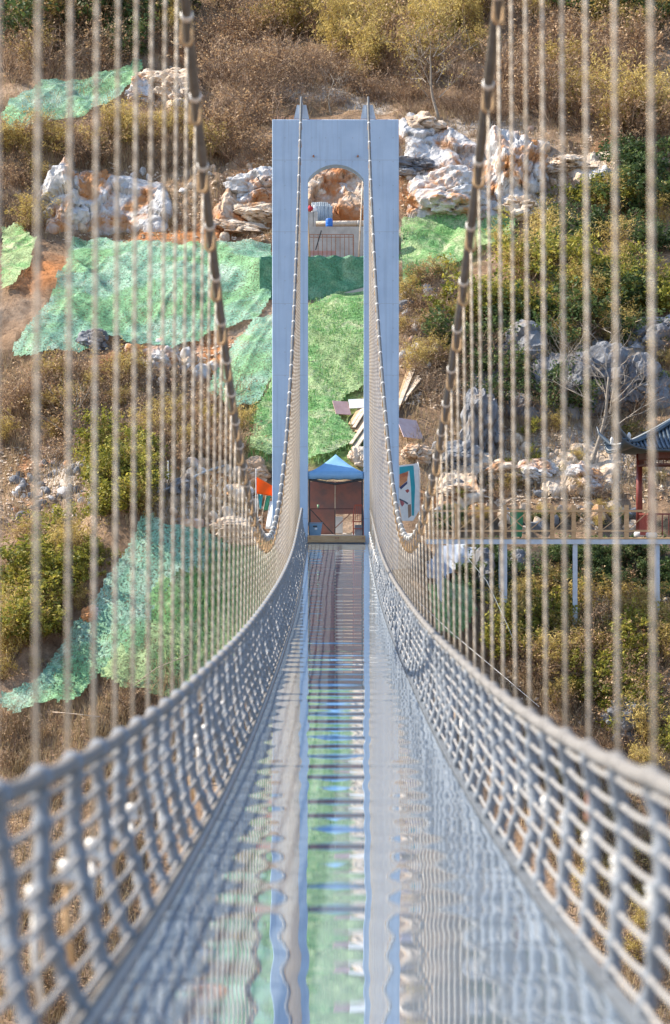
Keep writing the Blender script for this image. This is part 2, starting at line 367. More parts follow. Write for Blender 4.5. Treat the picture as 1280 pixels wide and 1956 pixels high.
def netting(name, c1, c2, c3, holes=0.12, c4=None):
    """woven debris netting: folds and a coarse weave, with patches of a second dye where sheets overlap"""
    m, n, l, b = mk(name)
    co = coords(n, l, 'world')
    f = noise(n, l, co, 1.1, 8, 0.66, 1.0)
    r = ramp(n, [(0.30, c1), (0.48, c2), (0.66, c3)]); l.new(f, r.inputs[0])
    c = r.outputs[0]
    if c4:
        fz = noise(n, l, co, 0.30, 5, 0.6, 0.6)
        rz = ramp(n, [(0.46, (0, 0, 0)), (0.56, (1, 1, 1))]); l.new(fz, rz.inputs[0])
        r4 = ramp(n, [(0.30, tuple(x * 0.55 for x in c4)), (0.5, c4), (0.68, tuple(min(1, x * 1.25 + 0.06) for x in c4))]); l.new(f, r4.inputs[0])
        c = mixc(n, l, rz.outputs[0], c, r4.outputs[0])
    f2 = noise(n, l, co, 16, 3, 0.75)
    r2 = ramp(n, [(0.38, (0.55, 0.58, 0.53)), (0.60, (1.12, 1.12, 1.12))]); l.new(f2, r2.inputs[0])
    c = mixc(n, l, 0.9, c, r2.outputs[0], 'MULTIPLY')
    l.new(c, b.inputs['Base Color']); b.inputs['Roughness'].default_value = 0.6; b.inputs['Specular IOR Level'].default_value = 0.35
    w = noise(n, l, co, 1.7, 8, 0.7, 1.6)
    k1 = bump(n, l, b, w, 0.8, 0.14)
    tr = n.new('ShaderNodeBsdfTransparent'); x = n.new('ShaderNodeMixShader')
    hn = noise(n, l, co, 11, 4, 0.7)
    hr = n.new('ShaderNodeMapRange'); hr.inputs[1].default_value = 0.50; hr.inputs[2].default_value = 0.66; hr.inputs[3].default_value = holes * 0.5; hr.inputs[4].default_value = min(1, holes * 4); l.new(hn, hr.inputs[0])
    l.new(hr.outputs[0], x.inputs[0]); l.new(b.outputs[0], x.inputs[1]); l.new(tr.outputs[0], x.inputs[2])
    l.new(x.outputs[0], n['Material Output'].inputs[0])
    return m
M['net_teal'] = netting('netting_teal', (0.10, 0.29, 0.19), (0.21, 0.42, 0.29), (0.42, 0.58, 0.45), 0.24, (0.19, 0.42, 0.19))
M['net_green'] = netting('netting_green', (0.06, 0.22, 0.05), (0.20, 0.42, 0.14), (0.58, 0.60, 0.36), 0.22, (0.34, 0.47, 0.20))
M['net_dark'] = netting('netting_dark', (0.05, 0.19, 0.10), (0.11, 0.31, 0.18), (0.24, 0.42, 0.26), 0.06)
M['leaf_brown'] = leafmat('leaf_brown', [(0, (0.21, 0.12, 0.06)), (0.5, (0.43, 0.275, 0.15)), (1, (0.64, 0.47, 0.27))], 0.3)
M['leaf_olive'] = leafmat('leaf_olive', [(0, (0.24, 0.175, 0.045)), (0.5, (0.50, 0.38, 0.11)), (1, (0.74, 0.58, 0.22))], 0.4)
M['leaf_green'] = leafmat('leaf_green', [(0, (0.07, 0.095, 0.015)), (0.5, (0.23, 0.235, 0.04)), (1, (0.58, 0.49, 0.09))], 0.4)
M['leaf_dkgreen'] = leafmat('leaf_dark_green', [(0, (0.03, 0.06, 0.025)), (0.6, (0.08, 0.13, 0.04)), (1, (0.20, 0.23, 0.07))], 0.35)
M['straw'] = leafmat('straw', [(0, (0.22, 0.15, 0.08)), (1, (0.52, 0.40, 0.23))], 0.3)
M['grassblade'] = leafmat('grass_blade', [(0, (0.07, 0.24, 0.06)), (0.5, (0.20, 0.42, 0.14)), (1, (0.58, 0.56, 0.32))], 0.35)
M['twig'] = leafmat('twig', [(0, (0.07, 0.045, 0.03)), (0.6, (0.25, 0.16, 0.10)), (1, (0.58, 0.43, 0.29))], 0)

# ------------------------------------------------------------------ ground: one sheet, fine where the photograph looks
def axis(parts):
    out = []
    for a, b, st in parts: out += list(np.arange(a, b - 1e-6, st))
    return np.array(out)
gx = np.concatenate([-np.geomspace(1500, 25, 22), np.arange(-24, 24.01, 0.24), np.geomspace(25, 1500, 22)])
gy = axis([(-900, -100, 100), (-100, 30, 10), (30, 52, 1.0), (52, 62, 0.4), (62, 112, 0.2), (112, 136, 0.4), (136, 210, 2.5), (210, 1200, 60)])
GX, GY = np.meshgrid(gx, gy, indexing='ij')
GZ = height(GX, GY)
nu, nv = GX.shape
def gridmesh(name, X, Y, Z):
    nu, nv = X.shape
    me = bpy.data.meshes.new(name)
    V = np.stack([X, Y, Z], -1).reshape(-1, 3)
    i, j = np.meshgrid(np.arange(nu - 1), np.arange(nv - 1), indexing='ij')
    a = (i * nv + j).ravel(); q = np.stack([a, a + nv, a + nv + 1, a + 1], 1)
    me.vertices.add(len(V)); me.vertices.foreach_set('co', V.ravel())
    me.loops.add(q.size); me.loops.foreach_set('vertex_index', q.ravel().astype(np.int32))
    me.polygons.add(len(q)); me.polygons.foreach_set('loop_start', np.arange(0, q.size, 4, dtype=np.int32))
    me.polygons.foreach_set('use_smooth', np.ones(len(q), dtype=bool))
    me.update(calc_edges=True); me.validate()
    return me
gm = gridmesh('ground', GX, GY, GZ)
def paint(me, name, blobs):
    """soil kinds and painted shade lie in patches: (photo x, photo y, radius x, radius y) turned into places on the ground"""
    w = np.zeros(GX.shape)
    P = cast([b[0] for b in blobs], [b[1] for b in blobs])
    for (bx, by, rx, ry), p in zip(blobs, P):
        X0, Y0, Z0 = p
        k = F / Y0
        w = np.maximum(w, np.exp(-(((GX - X0) * k / rx) ** 2) - (((GZ - Z0) * k / ry) ** 2) - ((GY - Y0) / 12) ** 2))
    at_ = me.attributes.new(name, 'FLOAT', 'POINT'); at_.data.foreach_set('value', w.ravel().astype(np.float32))
paint(gm, 'red_soil', [(330, 450, 160, 26), (450, 430, 90, 40), (80, 520, 60, 60), (480, 370, 60, 60), (250, 690, 70, 40), (400, 680, 60, 60), (800, 260, 60, 40), (780, 330, 60, 40),
                       (820, 380, 80, 40), (950, 400, 60, 40), (1130, 330, 90, 30), (640, 400, 60, 50), (610, 340, 40, 40), (440, 940, 90, 50), (470, 1010, 70, 30), (90, 900, 70, 60), (860, 960, 80, 30), (430, 80, 60, 60), (350, 100, 60, 40), (1200, 300, 80, 40)])
paint(gm, 'pale_rock', [(850, 280, 90, 60), (980, 320, 90, 80), (620, 180, 120, 30), (790, 480, 40, 70), (830, 620, 60, 90), (1000, 880, 120, 60), (1160, 860, 120, 60), (120, 900, 70, 70), (320, 680, 60, 40), (150, 380, 120, 60), (920, 240, 80, 40), (700, 210, 60, 30), (340, 960, 60, 60)])
paint(gm, 'turf', [(640, 640, 90, 90), (640, 760, 80, 80), (640, 860, 90, 60), (500, 830, 60, 80), (840, 480, 90, 60), (400, 1150, 110, 110)])
paint(gm, 'painted_shade', [(900 + 50 * i, 1075, 60, 40) for i in range(9)] + [(860 + 70 * i, 1002, 50, 20) for i in range(7)] + [(950 + 60 * i, 1130, 70, 50) for i in range(6)])  # shade under and behind the walkway, painted into the soil as dark brown
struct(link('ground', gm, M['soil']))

# ------------------------------------------------------------------ the bridge
bridge = thing('suspension_footbridge', 'long sagging rope suspension footbridge with mirror glass deck leading to the concrete tower', 'bridge', (0, 0, 0))
ds = np.array([-.05, 0, .06, .1163, .1424, .178, .242, .327, .403, .526, .65, .78, .9, .98, 1.0])
dz = np.array([-0.9, -1.25, -1.64, -1.965, -2.09, -2.225, -2.385, -2.49, -2.51, -2.50, -2.36, -1.98, -1.47, -1.06, -0.95])
_dc = np.polyfit(ds, dz, 6)
def deck(Y): return np.polyval(_dc, np.asarray(Y, float) / ZT)
XL, XR = -0.90, 1.10           # edges of the glass
CXL, CXR = -1.15, 1.25         # planes of the cables and hangers
def cable_x(side, Y):
    return CXL + 0 * np.asarray(Y, float) if side < 0 else CXR - 0.12 * smooth(Y, 48, 71)
HY = {-1: np.arange(5.35, 71.0, 1.0), 1: np.arange(5.25, 71.0, 1.085)}
YT = 71.7                      # front face of the tower
def cable_z(Y):
    s_ = np.asarray(Y, float) / ZT
    return -0.45 + 60.5 * (s_ - 0.49) ** 2
PITCH = 1.0
Y0 = 3.0
# glass panels: each a slightly sagging sheet of its own
ylist = np.arange(Y0, YT - 0.35, PITCH)
for i, y in enumerate(ylist):
    L = PITCH - 0.0016
    u = np.linspace(0, 1, 27); x = np.linspace(XL, XR, 23)
    U, X = np.meshgrid(u, x, indexing='ij')
    a, b = float(deck(y)), float(deck(y + PITCH))
    sag = random.choice((random.uniform(0.0012, 0.0030), random.uniform(0.0030, 0.0056)))
    Yw = y + 0.0008 + U * L
    z = a + (b - a) * U - sag * 0.5 * (1 - np.cos(2 * math.pi * U))
    z = z + 0.0011 * vnoise(X * 1.6 + 5, Yw * 1.35, 5) + 0.00035 * vnoise(X * 4.2 + 5, Yw * 3.0, 9)
    z = z + 0.0040 * vnoise(Yw * 0.42, X * 0.0 + 3.5, 13)
    top = np.stack([X, Yw, z], -1).reshape(-1, 3)
    mb = MB(); mb.grid(top, 27, 23)
    nq = len(mb.f)
    # underside and edges as their own faces, so the top keeps its own smooth normals
    T3 = top.reshape(27, 23, 3); low = np.array([0, 0, -0.022])
    for e in (T3[0], T3[-1], T3[:, 0], T3[:, -1]):
        k = len(e); mb.add(np.concatenate([e, e + low]), [(q, q + 1, q + 1 + k, q + k) for q in range(k - 1)])
    mb.add(np.array([T3[0, 0], T3[0, -1], T3[-1, -1], T3[-1, 0]]) + low * 1.2, [(0, 1, 2, 3)])
    o = mb.build('glass_panel', M['glass'], bridge)
    o.data.polygons.foreach_set('use_smooth', [True] * nq + [False] * (len(o.data.polygons) - nq))
# edge beams under and beside the glass, both sides
ys = np.arange(Y0, YT + 0.01, 0.5)
for xe, sgn in ((XL, -1), (XR, 1)):
    V = np.array([[(xe + sgn * 0.012, y, float(deck(y)) + 0.012), (xe + sgn * 0.075, y, float(deck(y)) + 0.012)] for y in ys]).reshape(-1, 3)
    mb = MB(); mb.sheet(V if sgn > 0 else V, len(ys), 2, (0, 0, -0.16)); mb.build('edge_beam', M['galv'] if sgn < 0 else M['edge_dark'], bridge)
    if sgn > 0: continue
    P = np.array([(xe + sgn * 0.045, y, float(deck(y)) + 0.03) for y in ys]); MB().tube(P, 0.017, 6).build('edge_rope', M['rail'], bridge, True)
# cross beams under the deck
cbm = MB().box((0, 0, 0), (XR - XL + 0.3, 0.09, 0.12)).mesh('cross_beam')
for y in ylist: link('cross_beam', cbm, M['steel_white'], bridge, (0.1, y, float(deck(y)) - 0.22))
# main cables
for side in (-1, 1):
    yy = np.linspace(Y0 + 2, YT + 0.1, 180)
    P = np.stack([cable_x(side, yy), yy, cable_z(yy)], 1)
    cab = MB().tube(P, 0.042, 10).build('main_cable', M['cable'], bridge, True)
    # clamps: a collar round the cable with a long shackle loop below
    mb = MB(); mb.lathe([(0.040, -0.03), (0.050, -0.025), (0.050, 0.025), (0.040, 0.03)], 12)
    coll = mb.mesh('cable_clamp', True); 
    th = np.linspace(0, math.pi, 9)
    pts = [(-0.042, 0, 0.02), (-0.042, 0, -0.16)] + [(-0.042 * math.cos(t), 0, -0.16 - 0.05 * math.sin(t)) for t in th[1:-1]] + [(0.042, 0, -0.16), (0.042, 0, 0.02)]
    lp = MB().tube(np.array(pts), 0.016, 6).mesh('shackle', True)
    for k, y in enumerate(HY[side]):
        xc = float(cable_x(side, y))
        sl = float((cable_z(y + .05) - cable_z(y - .05)) / 0.1)
        c = link('cable_clamp', coll, M['galv'], cab, (xc, y, float(cable_z(y))), (math.pi / 2 - math.atan(-sl) - math.pi, 0, 0))
        c.rotation_euler = (Vector((0, 1, sl)).to_track_quat('Z', 'X').to_euler())
        link('shackle', lp, M['galv'] if k % 3 else M['orange_rope'], cab, (xc, y, float(cable_z(y)) - 0.02), (0, 0, random.uniform(-0.5, 0.5)))
# hangers, net uprights
rise = 1.02
def net_x(side, t):
    """across position of the side net at height fraction t: leans and bellies outwards"""
    a, b = (XL - 0.06, CXL + 0.03) if side < 0 else (XR + 0.06, 1.20)
    return a + (b - a) * t + side * 0.05 * np.sin(np.asarray(t) * math.pi)
def net_top(Y): return deck(Y) + 0.91 + 0.12 * smooth(Y, 7, 22) + 0.16 * smooth(Y, 55, 72)
NROW = 8
uprights = {}
for side in (-1, 1):
    for var in range(6):
        rr = random.Random(side * 10 + var)
        t = np.linspace(0, 1, NROW * 6 + 1)
        rad = np.full_like(t, 0.031) + 0.005 * rr.uniform(-1, 1)
        for k in range(NROW):
            tk = (k + 0.5) / NROW + rr.uniform(-.008, .008)
            rad += rr.uniform(0.008, 0.018) * np.exp(-((t - tk) / rr.uniform(0.014, 0.026)) ** 2)
        rad += 0.002 * np.sin(t * 70 + var)
        P = np.stack([net_x(side, t) + 0.012 * np.sin(t * 9 + var), 0.05 * np.sin(t * 6 + 2 * var), t * rise], 1)
        uprights[(side, var)] = MB().tube(P, rad, 8).mesh('net_upright', True)
hz_bot = []
end_clamp = MB().lathe([(0.012, -0.055), (0.034, -0.045), (0.040, -0.02), (0.026, 0.0), (0.040, 0.02), (0.034, 0.045), (0.012, 0.055)], 10).mesh('end_clamp', True)
turnb = MB().lathe([(0.010, -0.14), (0.020, -0.13), (0.021, -0.09), (0.016, -0.08), (0.016, 0.08), (0.021, 0.09), (0.020, 0.13), (0.010, 0.14)], 10).mesh('turnbuckle', True)
for side in (-1, 1):
    for k, y in enumerate(HY[side]):
        xc = float(cable_x(side, y))
        zt = float(cable_z(y)) - 0.22; zd = float(deck(y))
        zb = zd + 0.42
        xt = xc; xb = xc + side * 0.04
        dxp = random.uniform(-0.008, 0.008)
        n_ = 6
        P = np.array([(0, 0, 0), (0, 0, 0)], float)
        Lh = zt - zb
        if Lh < 0.3: Lh = 0.3
        tt = np.linspace(0, 1, 7)
        P = np.stack([xb - xc + (xt - xb) * tt * 1.0 - (xb - xc), tt * 0 + dxp * tt, tt * Lh], 1)
        P[:, 0] = (xt - xb) * tt
        me = MB().tube(P, 0.0099, 8).mesh('hanger_rope', True)
        h = link('hanger_rope', me, M['hanger'], bridge, (xb, y, zb))
        link('end_clamp', end_clamp, M['white'] if k % 2 else M['galv'], h, (0, 0, 0.0))
        if side > 0 and k in (2, 5, 9, 13, 16, 27):
            link('turnbuckle', turnb, M['rust'], h, (-0.005, 0, 0.24))
        lo = MB().tube(np.array([(0, 0, -0.05), (0.0, 0, -0.25), (-side * 0.03, 0, -0.46)]), 0.014, 6).mesh('tie_rod', True)
        link('tie_rod', lo, M['orange_rope'] if k % 2 == 0 else M['galv'], h)
    for k, y in enumerate(np.arange(Y0 + 2.0, YT - 0.3, PITCH)):
        o = link('net_upright', uprights[(side, random.randrange(6))], M['net'], bridge, (0, y + random.uniform(-.05, .05), float(deck(y))))
        o.scale = (1, 1, float(net_top(y) - deck(y)) / rise)
    # cords along the net
    yy = np.arange(Y0 + 2.0, YT - 0.2, 0.25)
    for r_ in range(NROW):
        t = (r_ + 0.5) / NROW
        z = deck(yy) + t * (net_top(yy) - deck(yy)) - 0.012 * np.abs(np.sin((yy - Y0 - 2.0) * math.pi / PITCH)) + 0.006 * vnoise(yy * 0.7, yy * 0 + r_, 77)
        P = np.stack([net_x(side, t) + side * 0.012 * vnoise(yy * 0.6, yy * 0 + r_ * 3.1, 66), yy, z], 1)
        MB().tube(P, 0.0125, 6).build('net_cord', M['cord'], bridge, True)
    # hand rope with a lashing at each hanger
    P = np.stack([net_x(side, 1.0) + 0 * yy, yy, net_top(yy) + 0.01 - 0.012 * np.abs(np.sin((yy - Y0 - 2.0) * math.pi / PITCH))], 1)
    rail = MB().tube(P, 0.036, 8).build('hand_rope', M['rail'], bridge, True)
    lash = MB().lathe([(0.03, -0.075), (0.046, -0.05), (0.052, 0.0), (0.046, 0.05), (0.03, 0.075)], 10).mesh('lashing', True)
    for y in np.arange(Y0 + 2.0, YT - 0.3, PITCH):
        sl = float((deck(y + .1) - deck(y - .1)) / .2)
        link('lashing', lash, M['net'] if side < 0 else M['rail'], rail, (float(net_x(side, 1.0)), y, float(net_top(y)) + 0.008), Vector((0, 1, sl)).to_track_quat('Z', 'X').to_euler())

# ------------------------------------------------------------------ the tower
tower = thing('bridge_tower', 'tall pale concrete bridge tower with an arched opening above the blue canopy', 'tower', (0, YT, -1.2))
def tower_body():
    k = PPM * ZT / YT
    xl, xr, il, ir = (520 - CX) / k, (762 - CX) / k, (588 - CX) / k, (695.5 - CX) / k
    zt = (CY - 228) / k; zs = (CY - 343) / k; za = (CY - 314) / k; zb = -3.4
    hw = (ir - il) / 2; rise_ = za - zs; rad = (hw * hw + rise_ * rise_) / (2 * rise_); cx = (il + ir) / 2; cz = za - rad
    a0 = math.asin(hw / rad)
    arc = [(cx + rad * math.sin(a), cz + rad * math.cos(a)) for a in np.linspace(a0, -a0, 21)]
    pts = [(xl, zb), (xl, zt), (xr, zt), (xr, zb), (ir, zb)] + arc + [(il, zb)]
    bm = bmesh.new()
    vs = [bm.verts.new((x, 0, z + 1.2)) for x, z in pts]
    f = bm.faces.new(vs); bm.normal_update()
    if f.normal.y > 0: f.normal_flip()
    ex = bmesh.ops.extrude_face_region(bm, geom=[f])
    bmesh.ops.translate(bm, verts=[v for v in ex['geom'] if isinstance(v, bmesh.types.BMVert)], vec=(0, 0.75, 0))
    bmesh.ops.recalc_face_normals(bm, faces=bm.faces)
    ed = [e for e in bm.edges if abs(e.verts[0].co.y - e.verts[1].co.y) < 1e-6 and e.verts[0].co.y < 0.01 and e.calc_length() > 0.5]
    bmesh.ops.bevel(bm, geom=ed, offset=0.018, segments=1, affect='EDGES')
    me = bpy.data.meshes.new('tower_frame'); bm.to_mesh(me); bm.free()
    return me, zt
tme, TZ = tower_body()
link('tower_frame', tme, M['concrete'], tower)
for xc in (CXL + 0.01, 1.13):
    mb = MB()
    w0, w1, hh, yd = 0.26, 0.16, 0.50, 0.26
    z0 = TZ + 1.2 + 0.03
    V = [(s1 * w, s2 * yd * (1 if w == w0 else 0.7), z) for w, z in ((w0, z0), (w1, z0 + hh)) for s1, s2 in ((-1, -1), (1, -1), (1, 1), (-1, 1))]
    mb.add(np.array(V) + np.array((xc, 0.36, 0)), [(0, 3, 2, 1), (4, 5, 6, 7), (0, 1, 5, 4), (1, 2, 6, 5), (2, 3, 7, 6), (3, 0, 4, 7)])
    sad = mb.build('saddle', M['steel_white'], tower)
    MB().box((xc, 0.36, TZ + 1.2 + 0.013), (0.60, 0.6, 0.03)).build('saddle_plate', M['rust'], sad)
    for q in (-0.06, 0.06):
        MB().box((xc + q, 0.33, z0 + hh * 0.5), (0.02, 0.5, hh * 0.9)).build('saddle_rib', M['steel_white'], sad)
    # the cable runs on down behind the tower to its anchor
    yy = np.linspace(YT + 0.05, YT + 0.8, 6); 
    P = np.stack([np.full(6, xc), yy - YT, 1.2 + TZ + 0.56 + 0 * yy], 1)
    MB().tube(P, 0.05, 8).build('cable_over_saddle', M['galv'], tower, True)
    yb = np.linspace(0.8, 33, 20); P = np.stack([np.full(20, xc), yb, 1.2 + TZ + 0.56 + (yb - 0.8) * 0.12 - 0.5 * np.sin((yb - .8) / 32.2 * math.pi)], 1)
    
for i in range(9):
    x = (525 + i * 4.4 + random.uniform(-1.5, 1.5) - CX) / (PPM * ZT / YT)
    MB().tube(np.array([(x, 0.15 + 0.1 * (i % 2), TZ + 1.2 - 0.02), (x + random.uniform(-.02, .02), 0.15 + 0.1 * (i % 2), TZ + 1.2 + random.uniform(0.08, 0.2))]), 0.009, 5).build('rebar_stub', M['rust'], tower)
for px in (599, 683.5):
    x = (px - CX) / (PPM * ZT / YT); z = (CY - 298) / (PPM * ZT / YT) + 1.2
    MB().tube(np.array([(x, 0.05, z), (x, -0.10, z), (x, -0.13, z - 0.05)]), 0.03, 8).build('drain_pipe', M['rust'], tower, True)

# ------------------------------------------------------------------ landing, canopy and what stands under it
ZF = -0.79
struct(MB().box((0.05, YT + 4.6, ZF - 0.6), (5.6, 9.0, 1.2)).build('landing', M['slab']))
bm_ = thing('landing_beam', 'planed wooden beam across the far end of the glass deck under the tower', 'beam', (0.05, YT - 0.1, ZF))
bms = MB(); bms.box((0, -0.02, -0.125), (1.96, 0.14, 0.23)); bms.build('beam', M['wood'], bm_)
for q in (-0.9, -0.02, 0.06, 0.9): MB().box((q, -0.10, -0.09), (0.035, 0.03, 0.06)).build('bolt', M['rust'], bm_)

tent = thing('canopy_tent', 'blue pop-up canopy tent standing between the legs of the concrete tower', 'tent', (0.027, YT + 1.0, ZF))
tw = 0.945; ez = 2.16; pk = 2.78
n = 17
uu = np.linspace(-1, 1, n); U, V_ = np.meshgrid(uu, uu, indexing='ij')
d = np.maximum(np.abs(U), np.abs(V_)); z = ez + (pk - ez) * (1 - d) ** 1.35
# the cloth curves in along the slope like a pulled sheet
mb = MB(); mb.sheet(np.stack([U * tw, V_ * tw, z], -1).reshape(-1, 3), n, n, (0, 0, -0.012)); can = mb.build('roof_cloth', M['tent'], tent, True)
for sx, sy in ((0, -1), (0, 1), (-1, 0), (1, 0)):
    mb = MB(); k = 25; tt = np.linspace(-tw, tw, k)
    drop = 0.25 + 0.012 * np.sin(tt * 14)
    Vs = []
    for row, fr in ((0, 0.0), (1, 0.5), (2, 1.0)):
        for t, dd in zip(tt, drop):
            off = tw + 0.004 + 0.006 * math.sin(t * 21) * fr
            Vs.append((t if sy else sx * off, sy * off if sy else t, ez + 0.01 - fr * dd))
    mb.sheet(Vs, 3, k, (0.006 * -sx, 0.006 * -sy, 0)); mb.build('valance', M['tent'], tent, True)
for sx in (-1, 1):
    for sy in (-1, 1):
        MB().box((sx * (tw - 0.03), sy * (tw - 0.03), ez / 2), (0.035, 0.035, ez)).build('leg', M['dark'], tent)
for sy in (-1, 1):
    mb = MB()
    for a, b in ((-0.9, 0), (0.9, 0)): mb.bar((a, sy * 0.9, ez - 0.27), (b, sy * 0.9, ez - 0.42), 0.025)
    mb.build('truss', M['dark'], tent)
    th = np.linspace(-0.9, 0.9, 15)
    mb = MB(); P = np.array([(x, sy * 0.88, ez - 0.24 - 0.14 * (1 - abs(((x / 0.9) % 1.0) * 2 - 1)) * 0 - 0.16 * (1 - abs(x) / 0.9)) for x in th]); mb.tube(P, 0.02, 5); mb.build('truss_rail', M['dark'], tent)

scr = thing('plywood_screen', 'red-brown film plywood boards standing upright behind the table under the canopy', 'board', (0.03, YT + 2.25, ZF))
for x0, x1, z0 in ((-0.93, -0.045, 0.0), (-0.01, 0.90, 0.72)):
    MB().box(((x0 + x1) / 2, 0, (z0 + 1.86) / 2), (x1 - x0, 0.018, 1.86 - z0)).build('board', M['plywood'], scr)
MB().box((-0.027, -0.01, 0.93), (0.03, 0.03, 1.86)).build('batten', M['wood_pale'], scr)
MB().box((0.915, 0.0, 0.93), (0.028, 0.03, 1.86)).build('batten', M['wood_pale'], scr)
tb = thing('folding_table', 'long folding table with crossed legs under the canopy carrying a green cup', 'table', (0.0, YT + 1.25, ZF))
MB().box((-0.1, 0, 0.90), (1.6, 0.5, 0.03)).build('table_top', M['beam'], tb)
for sy in (-0.2, 0.2):
    MB().bar((-0.85, sy, 0.88), (-0.05, sy, 0.02), 0.03).build('leg', M['dark'], tb)
    MB().bar((0.60, sy, 0.80), (-0.05, sy + 0.03, 0.18), 0.03).build('leg', M['rust'], tb)
    MB().bar((0.0, sy, 0.88), (0.0, sy, 0.0), 0.03).build('leg', M['dark'], tb)
    MB().bar((-0.86, sy, 0.88), (-0.86, sy, 0.0), 0.03).build('leg', M['dark'], tb)
mb = MB(); mb.lathe([(0.028, 0), (0.034, 0.05), (0.036, 0.13), (0.030, 0.13), (0.028, 0.02)], 12)
cup = mb.build('green_cup', simple('pale_green', (0.30, 0.50, 0.30), None, 5), None, True); cup.location = (-0.58, YT + 1.15, ZF + 0.915)
tag(cup, 'small pale green cup standing on the folding table', 'cup')
cr = thing('storage_tub', 'blue-grey plastic storage tub with pale label beside the table leg', 'tub', (-0.68, YT + 0.45, ZF))
mb = MB(); V = [(x * w, y * w2, z) for w, w2, z in ((0.19, 0.15, 0), (0.245, 0.19, 0.40)) for x, y in ((-1, -1), (1, -1), (1, 1), (-1, 1))]
V += [(x * 0.228, y * 0.175, 0.40) for x, y in ((-1, -1), (1, -1), (1, 1), (-1, 1))] + [(x * 0.18, y * 0.14, 0.03) for x, y in ((-1, -1), (1, -1), (1, 1), (-1, 1))]
mb.add(V, [(0, 3, 2, 1), (0, 1, 5, 4), (1, 2, 6, 5), (2, 3, 7, 6), (3, 0, 4, 7)] + [(4 + i, 4 + (i + 1) % 4, 8 + (i + 1) % 4, 8 + i) for i in range(4)] + [(8 + i, 8 + (i + 1) % 4, 12 + (i + 1) % 4, 12 + i) for i in range(4)] + [(12, 13, 14, 15)])
mb.build('tub_body', M['crate'], cr)
MB().box((0, -0.185, 0.30), (0.14, 0.012, 0.05)).build('handle', M['dark'], cr)
MB().box((0.03, -0.176, 0.22), (0.09, 0.008, 0.06)).build('label_card', M['white'], cr)
MB().sheet([(x, y, 0.41) for x in (-0.26, 0.26) for y in (-0.2, 0.2)], 2, 2, (0, 0, 0.02)).build('rim', M['crate'], cr)
ch = thing('wooden_chair', 'red lacquered wooden chair with slatted back at the end of the table', 'chair', (0.80, YT + 0.55, ZF))
for x in (-0.17, 0.17):
    MB().box((x, -0.17, 0.24), (0.04, 0.04, 0.48)).build('leg', M['chair'], ch)
    MB().tube(np.array([(x, 0.19, 0), (x, 0.18, 0.48), (x * 0.95, 0.20, 0.8), (x * 0.8, 0.235, 0.99), (x * 0.5, 0.24, 1.03)]), 0.021, 6).build('leg', M['chair'], ch, True)
MB().box((0, 0, 0.46), (0.40, 0.40, 0.04)).build('seat', M['chair'], ch)
MB().box((0, -0.18, 0.22), (0.34, 0.02, 0.03)).build('stretcher', M['chair'], ch)
MB().box((0, 0.235, 1.02), (0.26, 0.025, 0.06)).build('top_rail', M['chair'], ch)
for x in (-0.09, -0.03, 0.03, 0.09): MB().bar((x, 0.185, 0.5), (x, 0.23, 1.0), 0.022, 0.014).build('back_slat', M['chair'], ch)
bxo = thing('grey_carton', 'grey cardboard carton pushed under the seat of the red chair', 'box', (0.80, YT + 0.58, ZF))
MB().box((0, 0, 0.17), (0.26, 0.26, 0.34)).build('carton_side', simple('grey_card', (0.36, 0.38, 0.40), None, 5), bxo)
MB().box((0, 0, 0.345), (0.27, 0.27, 0.012)).build('carton_lid', M['corr'], bxo)
wb = thing('leaning_board', 'white board leaning upright behind the table beside the red chair', 'board', (0.14, YT + 1.9, ZF))
MB().box((0, 0, 0.32), (0.26, 0.02, 0.62), (0.05, 0, 0)).build('panel', M['white'], wb)
MB().box((0, -0.02, 0.02), (0.28, 0.04, 0.03)).build('foot', M['wood'], wb)
rb = RNG
for i in range(7):
    o = MB().bar((-0.0, 0, 0), (random.uniform(0.2, 0.35), 0, 0), 0.05, 0.03).build('timber_offcut', M['wood_pale'], None)
    o.location = (0.25 + 0.05 * i, YT + 1.6 + 0.05 * (i % 3), ZF + 0.02 + 0.03 * (i // 3)); o.rotation_euler = (0, 0, random.uniform(-0.5, 0.5))
    tag(o, 'short pale timber offcut in the heap on the floor behind the red chair', 'wood', 'timber offcuts under the canopy')

# flags and banners on either side of the tower
fl = thing('orange_flag', 'orange triangular flag on a thin white pole left of the tower', 'flag', (at(489, 1000, 73.6).x, 73.6, float(height(at(489, 1000, 73.6).x, 73.6))))
zf0 = fl.location.z
MB().tube(np.array([(0, 0, -0.2), (0, 0, at(0, 895, 73.6).z - zf0)]), 0.016, 6).build('pole', M['white'], fl)
def cloth(parent, name, mat, corners, nu=12, nv=8, wob=0.05, t=0.006):
    """a rippled cloth between four corners (a top-left, b top-right, c bottom-right, d bottom-left)"""
    a, b, c, d = [np.array(q, float) for q in corners]
    V = []
    for i in range(nu):
        for j in range(nv):
            u = i / (nu - 1); v = j / (nv - 1)
            p = (a * (1 - u) + b * u) * (1 - v) + (d * (1 - u) + c * u) * v
            p = p + np.array((0, wob * math.sin(u * 7 + v * 2.2) * (0.2 + u), 0)); V.append(p)
    return MB().sheet(V, nu, nv, (0, t, 0)).build(name, mat, parent, True)
kz = lambda py, Y=73.6: at(0, py, Y).z - zf0
kx = lambda px, Y=73.6: at(px, 0, Y).x - fl.location.x
cloth(fl, 'flag_cloth', M['orange'], [(0.02, 0, kz(911)), (kx(532), 0.05, kz(934)), (kx(531), 0.05, kz(949)), (0.02, 0, kz(943))])
t2 = thing('teal_pennant', 'teal pointed pennant hanging below the orange flag', 'flag', (kx(492) + fl.location.x, 73.75, zf0))
MB().tube(np.array([(0, 0, -0.2), (0, 0, kz(940))]), 0.012, 5).build('pole', M['galv'], t2)
